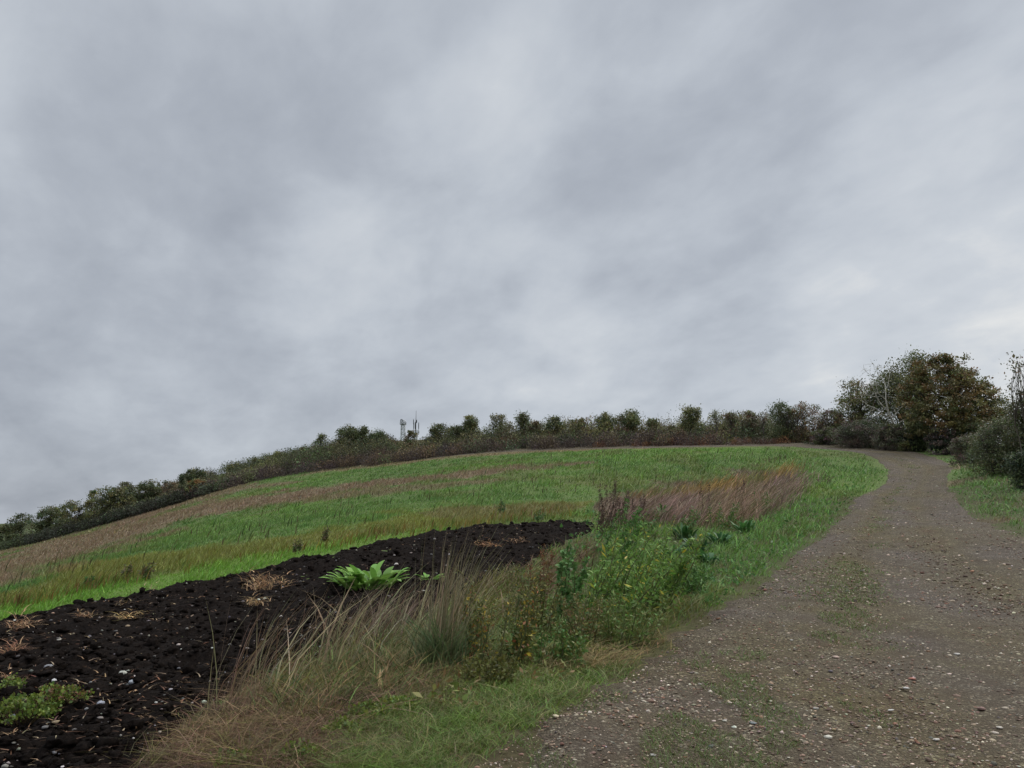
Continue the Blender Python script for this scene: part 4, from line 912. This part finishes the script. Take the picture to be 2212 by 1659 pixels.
def tuftgrass(name, label, cat, polyV, n, hs, lean, cols, seed, wmul=1., ang=(.2, .8), wts=None, curl=(.1, .5), segs=3, mat=None, kind='stuff', clump=0., cf=2.2):
    r = np.random.default_rng(seed); P = scatterV(polyV, n, seed)
    if clump: P[:, :2] += r.normal(size=(n, 2))*.02; cn = fbm(P[:, 0]*cf, P[:, 1]*cf, seed, 3); k = cn > clump; P = P[k]; n = len(P)
    P[:, 2] = H(P[:, 0], P[:, 1]); rr = P[:, 1]; hf = .7+.7*fbm(P[:, 0]*1.6, P[:, 1]*1.6, seed+1, 2)
    P[:, :2] += r.normal(size=(n, 2))*np.c_[rr, rr]*.012; P[:, 2] = H(P[:, 0], P[:, 1])
    ci = np.clip((fbm(P[:, 0]*2.5/np.maximum(1, rr/9), P[:, 1]*2.5/np.maximum(1, rr/9), seed+2, 2)*1.8-.4+r.normal(size=n)*.22)*len(cols), 0, len(cols)-1).astype(int); cc = vary(np.array(cols)[ci], n, r, .25)
    V, F = blades(P, r.uniform(*hs, n)*hf, np.maximum(.0032, rr*.00062)*wmul*np.exp(r.normal(size=n)*.5), r.normal(*ang, n), r.uniform(*lean, n), r.uniform(*curl, n), None, segs, r)
    return tag(mesh(name, V, F, mat or M_DRY, None, bcol(cc, segs)), label, cat, None, kind)
TAN, OLT, PBR, GRN = (.25,.175,.085), (.16,.15,.036), (.165,.115,.085), (.09,.135,.042)
tuftgrass('dead_grass','matted tan and brown dead grass between soil and track','grass',[(300,1680),(380,1585),(500,1515),(640,1452),(830,1395),(1010,1395),(1010,1470),(880,1520),(720,1575),(640,1680)],13000,(.04,.21),(.6,4.0),[(.25,.165,.09),(.12,.07,.045),(.15,.13,.042),(.20,.125,.08),(.09,.05,.034)],301,1.35,(.3, 2.2),[3,4,3,2],(.2,.8))
tuftgrass('olive_grass','olive standing grass mixed into the brown matted grass','grass',[(560,1500),(640,1440),(830,1370),(960,1360),(1000,1450),(860,1510),(700,1560),(600,1560)],3000,(.10,.36),(.3,1.7),[OLT,(.075,.115,.04),TAN,(.10,.13,.04)],302,1.5,(.3, 1.5),[4,3,2],(.1,.5),clump=.36)
tuftgrass('laid_grass','long reddish dead stems lying flat at the bottom edge','grass',[(300,1690),(420,1610),(560,1580),(660,1600),(620,1690)],2600,(.05,.14),(3,7),[(.13,.075,.05),(.17,.105,.07),PBR],303,1.2,(.2, .6),None,(.3,.7))
tuftgrass('dry_stalks','tall thin dry grass stalks standing against the black soil','grass',[(420,1560),(520,1490),(700,1410),(880,1340),(1010,1330),(1010,1400),(830,1430),(640,1500),(500,1590)],330,(.45,1.0),(.15,.9),[(.36,.30,.20),(.27,.25,.13),(.19,.13,.08)],304,1.5,(.2, .6),None,(.05,.2),3)
tuftgrass('dry_stalks','dead stems hanging over the soil below the broad-leaved plant','grass',[(690,1400),(780,1350),(880,1330),(960,1340),(900,1400),(800,1430)],420,(.3,.75),(.3,1.1),[(.28,.22,.14),(.18,.12,.08),PBR],305,1.1,(.2, 1.2),None,(.1,.4),3)
tuftgrass('pale_grass','pale flattened straw grass beside the sparse track edge','grass',[(1120,1420),(1220,1375),(1330,1370),(1440,1385),(1400,1425),(1260,1455),(1150,1460)],2600,(.08,.26),(1.0,3.2),[(.24,.19,.085),(.17,.16,.06),TAN],306,1.,(.1, 1.2),None,(.2,.7),3,clump=.40)
tuftgrass('green_blades','mixed green and olive blades weaving through the verge weeds','grass',[(1000,1420),(1100,1340),(1250,1330),(1420,1300),(1560,1270),(1500,1330),(1350,1390),(1150,1440)],5200,(.10,.32),(.4,1.8),[(.11,.20,.045),OLT,(.16,.19,.06),TAN],307,1.,(.3, 1.2),[4,3,3,1],(.1,.5),3,M_GRASS)
tuftgrass('purple_grass','purplish dry grass drift bent by wind beside the field','grass',[(1310,1135),(1330,1102),(1450,1090),(1560,1075),(1660,1058),(1725,1028),(1735,1042),(1690,1085),(1620,1128),(1520,1140),(1400,1130)],9500,(.22,.85),(.35,1.3),[(.25,.165,.13),(.30,.205,.155),(.165,.11,.09),(.15,.14,.06),(.28,.185,.125)],308,.95,(.1, .7),[4,3,3,1],(.05,.3),3)
tuftgrass('ochre_grass','ochre dead grass in a strip behind the purplish drift','grass',[(1330,1085),(1460,1066),(1600,1045),(1720,1010),(1722,1020),(1600,1060),(1450,1085)],1800,(.35,.7),(.3,.9),[(.30,.20,.07),(.27,.17,.09),(.16,.18,.05)],309,1.1,(.1, .35),None,(.05,.3),3)
tuftgrass('ochre_weeds','upright orange-brown dead weeds along the lower field edge','grass',[(-60,1330),(0,1308),(300,1244),(640,1190),(880,1140),(1060,1118),(1240,1102),(1250,1118),(1100,1132),(900,1158),(640,1196),(300,1258),(0,1326)],3800,(.14,.36),(.1,.7),[(.20,.135,.035),(.17,.14,.03),(.10,.15,.03),(.17,.09,.04)],310,1.3,(.2, 1.),None,(.02,.2),2,clump=.54)
tuftgrass('low_grass','short yellowish green tufts on bare earth at the bottom','grass',[(680,1690),(760,1570),(880,1510),(1010,1450),(1150,1430),(1300,1430),(1370,1440),(1220,1525),(1090,1590),(960,1690)],27000,(.025,.13),(.4,2.4),[(.145,.20,.04),(.095,.155,.034),(.21,.19,.08),(.12,.19,.034)],311,1.35,(.3, 2.5),None,(.1,.5),2,M_GRASS,clump=.40,cf=5.5)
def broadleaf_weeds():
    r = np.random.default_rng(41); A = Acc()
    for poly, n, L0, cols in [([(1400,1290),(1480,1210),(1620,1140),(1740,1075),(1850,1010),(1890,1030),(1800,1120),(1680,1210),(1540,1310)], 5200, .055, [(.085,.19,.045),(.12,.24,.05),(.06,.14,.04)]),
                              ([(1000,1440),(1120,1420),(1330,1400),(1440,1400),(1300,1440),(1150,1500),(950,1560),(860,1600)], 1500, .035, [(.15,.21,.045),(.19,.2,.06),(.22,.14,.06)]),
                              ([(1200,1140),(1290,1100),(1400,1150),(1380,1250),(1290,1230)], 1600, .07, [(.10,.22,.05),(.07,.16,.045)]),
                              ([(2060,1020),(2130,1000),(2212,1050),(2212,1130),(2100,1080)], 1200, .06, [(.09,.19,.05),(.13,.2,.06)])]:
        P = scatterV(poly, n, 43); P[:, :2] += r.normal(size=(n, 2))*.05; k = fbm(P[:, 0]*1.7, P[:, 1]*1.7, 47, 2) > .44; P = P[k]; m = len(P); P[:, 2] = H(P[:, 0], P[:, 1])+r.random(m)*.11
        d = rdirs(m, r, .25); L = L0*np.exp(r.normal(size=m)*.4)*(1+P[:, 1]*.012); V, F = leaves(P, d, perp(d, r), L, L*.5, .15); A.add(V, F, np.repeat(pick(cols, m, r), 4, 0))
    tag(A.build('verge_weeds', M_LEAF), 'small broad weed leaves mixed through the verge grass', 'weeds', None, 'stuff')
broadleaf_weeds()
tuftgrass('rank_grass','brown and olive rank grass between the soil and rusty weeds','grass',[(960,1340),(1040,1262),(1150,1236),(1200,1205),(1265,1178),(1295,1200),(1160,1320),(1000,1385)],4200,(.12,.42),(.4,1.6),[(.19,.14,.085),OLT,(.12,.15,.045),(.15,.095,.06)],312,1.1,(.2,1.3),None,(.1,.4),3)
def field_stalks():
    r = np.random.default_rng(61); P = scatterV([(900,1010),(1300,975),(1690,972),(1700,1000),(1300,1060),(1000,1100),(300,1215),(0,1290),(0,1240),(500,1120)], 420, 61); n = len(P)
    V, F = blades(P, r.uniform(.25, .55, n), .014+.0008*P[:, 1], r.normal(.2, .9, n), r.uniform(.05, .6, n), .05, None, 2, r)
    tag(mesh('field_stalks', V, F, M_DRY, None, bcol(pick([(.07,.06,.03),(.10,.075,.04),(.05,.08,.03)], n, r), 2)), 'thin dark dead stalks dotted over the green field', 'stalks', None, 'stuff')
field_stalks()
for i, (vx, vb, vt, w, label) in enumerate([(1468,1162,1098,70,'green weed overlapping the lower left of the purple grass'),(1556,1142,1086,74,'bushy green weed under the middle of the purple grass'),(1640,1112,1060,64,'green weed at the lower right rim of the purple grass'),(1400,1170,1105,70,'loose green weed between the soil tip and the purple grass')]):
    weed('weed', label, 'weed', vx, vb, vt, w, [(.10,.20,.05),(.07,.15,.04),OLV], .075, 700, 12, .2, 130+i, None, .0, .4)
def tussock():
    r = np.random.default_rng(4); p = hit1(952, 1448); root = thing('grass_tussock', 'tall arching green grass tussock with a sheaf of dry stalks', 'grass', p); n = 520
    P = np.c_[r.normal(size=n)*.10, r.normal(size=n)*.10, np.zeros(n)]
    V, F = blades(P, r.uniform(.35, .8, n), .0095, r.random(n)*6.28, r.uniform(.1, .9, n), r.uniform(.1, .5, n), None, 4, r); mesh('blades', V, F, M_GRASS, root, bcol(pick([(.08,.125,.05),(.11,.155,.06),(.15,.165,.075)], n, r), 4))
    n = 120; P = np.c_[r.normal(size=n)*.09, r.normal(size=n)*.08, np.zeros(n)]
    V, F = blades(P, r.uniform(.9, 1.55, n), .0085, r.normal(.1, .5, n), np.abs(r.normal(.22, .22, n)), r.uniform(0, .12, n), None, 4, r); mesh('stalks', V, F, M_DRY, root, bcol(pick([(.33,.27,.17),(.24,.20,.12),(.15,.14,.07)], n, r), 4))
tussock()

# ------------------------------------------------------------------ sky, sun, camera
def world():
    w = bpy.data.worlds.new('World'); scene.world = w; w.use_nodes = True; nt = w.node_tree; L = nt.links.new
    for n in list(nt.nodes): nt.nodes.remove(n)
    out = node(nt, 'ShaderNodeOutputWorld'); tc = node(nt, 'ShaderNodeTexCoord')
    sky = node(nt, 'ShaderNodeTexSky', sky_type='NISHITA', sun_disc=False, sun_elevation=math.radians(SUN_EL), sun_rotation=math.radians(SUN_AZ))
    b1 = node(nt, 'ShaderNodeBackground'); b1.inputs[1].default_value = .08; L(sky.outputs[0], b1.inputs[0])
    sep = node(nt, 'ShaderNodeSeparateXYZ'); L(tc.outputs['Generated'], sep.inputs[0])
    def math_(op, a, b=None, c=None, clamp=False):
        m = node(nt, 'ShaderNodeMath', operation=op, use_clamp=clamp)
        for i, q in enumerate((a, b, c)):
            if q is None: continue
            if isinstance(q, (int, float)): m.inputs[i].default_value = q
            else: L(q, m.inputs[i])
        return m.outputs[0]
    zz = math_('ADD', math_('MAXIMUM', sep.outputs[2], 0.0), .34)
    cx, cy = math_('DIVIDE', sep.outputs[0], zz), math_('DIVIDE', sep.outputs[1], zz)
    cv = node(nt, 'ShaderNodeCombineXYZ'); L(cx, cv.inputs[0]); L(cy, cv.inputs[1])
    def noise(scale, sxy, rot, detail, rough, dist, off):
        mp = node(nt, 'ShaderNodeMapping', vector_type='TEXTURE'); mp.inputs['Rotation'].default_value = (0, 0, math.radians(rot)); mp.inputs['Scale'].default_value = (sxy[0], sxy[1], 1); mp.inputs['Location'].default_value = off
        L(cv.outputs[0], mp.inputs[0]); n = node(nt, 'ShaderNodeTexNoise'); n.inputs['Scale'].default_value = scale; n.inputs['Detail'].default_value = detail
        n.inputs['Roughness'].default_value = rough; n.inputs['Distortion'].default_value = dist; L(mp.outputs[0], n.inputs[0]); return n.outputs[0]
    na = noise(2.3, (1.45, 1.0), 118, 5, .52, .35, (3.1, 1.7, 0)); nb = noise(5.2, (1.35, 1.0), 122, 5, .55, .3, (7.4, 2.2, 0)); nc = noise(.7, (1.4, 1), 115, 2, .5, 0, (1, 5, 0))
    v = math_('ADD', math_('MULTIPLY', math_('SUBTRACT', na, .5), .95), math_('MULTIPLY', math_('SUBTRACT', nb, .5), .55))
    nd = noise(11, (1.3, 1.0), 120, 5, .6, .3, (2.4, 8.2, 0)); v = math_('ADD', v, math_('MULTIPLY', math_('SUBTRACT', nd, .5), .22)); v = math_('ADD', v, math_('MULTIPLY', math_('SUBTRACT', nc, .5), .15))
    # light and dark banks of cloud
    wn = node(nt, 'ShaderNodeTexNoise'); wn.inputs['Scale'].default_value = 2.4; wn.inputs['Detail'].default_value = 4; wn.inputs['Roughness'].default_value = .55; L(cv.outputs[0], wn.inputs[0])
    wo = node(nt, 'ShaderNodeVectorMath', operation='SUBTRACT'); L(wn.outputs['Color'], wo.inputs[0]); wo.inputs[1].default_value = (.5, .5, .5)
    wd = node(nt, 'ShaderNodeVectorMath', operation='MULTIPLY_ADD'); L(wo.outputs[0], wd.inputs[0]); wd.inputs[1].default_value = (.32, .32, .32); L(tc.outputs['Generated'], wd.inputs[2])
    wv = node(nt, 'ShaderNodeVectorMath', operation='NORMALIZE'); L(wd.outputs[0], wv.inputs[0])
    for vx, vy, rad, amp in SKYBLOBS:
        d = np.array([*ray(vx, vy)]); d = np.array([d[0], 1, d[1]]); d /= np.linalg.norm(d)
        dt = node(nt, 'ShaderNodeVectorMath', operation='DOT_PRODUCT'); L(wv.outputs[0], dt.inputs[0]); dt.inputs[1].default_value = d.tolist()
        mr = node(nt, 'ShaderNodeMapRange', interpolation_type='SMOOTHERSTEP'); mr.inputs[1].default_value = math.cos(math.radians(rad)); mr.inputs[2].default_value = 1
        mr.inputs[3].default_value = 0; mr.inputs[4].default_value = amp; L(dt.outputs['Value'], mr.inputs[0]); v = math_('ADD', v, mr.outputs[0])
    v = math_('ADD', v, .5, clamp=True)
    r = ramp(nt, [(0, tuple(lin(145, 151, 161))), (.3, tuple(lin(164, 170, 179))), (.5, tuple(lin(178, 184, 192))), (.72, tuple(lin(191, 196, 202))), (1, tuple(lin(220, 220, 218)))]); L(v, r.inputs[0])
    # an overcast sky is brightest overhead
    zb = node(nt, 'ShaderNodeMapRange', interpolation_type='SMOOTHSTEP'); zb.inputs[1].default_value = .6; zb.inputs[2].default_value = .95; zb.inputs[3].default_value = 1; zb.inputs[4].default_value = ZENITH; L(sep.outputs[2], zb.inputs[0])
    b2 = node(nt, 'ShaderNodeBackground'); L(r.outputs[0], b2.inputs[0]); L(zb.outputs[0], b2.inputs[1])
    ms = node(nt, 'ShaderNodeMixShader'); ms.inputs[0].default_value = .95; L(b1.outputs[0], ms.inputs[1]); L(b2.outputs[0], ms.inputs[2]); L(ms.outputs[0], out.inputs[0])
SUN_EL, SUN_AZ, ZENITH = 42, 62, 4.4
SKYBLOBS = [(2190,630,17,.30),(1000,215,8,.15),(740,610,8,.16),(1290,690,8,.15),(1500,420,8,.14),(240,640,9,.06),(150,100,12,.05),(160,860,24,-.24),(1750,120,20,-.16),(1450,620,12,-.10),(480,300,16,-.08),(1000,760,10,-.10),(1950,420,10,-.05),(1150,820,8,.08)]
world()
sl = bpy.data.lights.new('sun', 'SUN'); sl.energy = 1.5; sl.angle = math.radians(25); sl.color = (1, .93, .80)
so = bpy.data.objects.new('sun', sl); link(so)
from mathutils import Vector
az, el = math.radians(SUN_AZ), math.radians(SUN_EL)
so.rotation_euler = Vector((math.sin(az)*math.cos(el), math.cos(az)*math.cos(el), math.sin(el))).to_track_quat('Z', 'Y').to_euler()
so.location = (40, 20, 60)
cam = bpy.data.cameras.new('camera'); cam.sensor_width = 36; cam.lens = 36*FPX/1024; cam.clip_end = 8000; cam.clip_start = .1
co = bpy.data.objects.new('camera', cam); link(co); co.location = (0, 0, CZ); co.rotation_euler = (PI/2+PITCH, 0, 0); scene.camera = co
scene.view_settings.view_transform = 'Standard'; scene.view_settings.look = 'None'; scene.view_settings.exposure = .22; scene.view_settings.gamma = 1
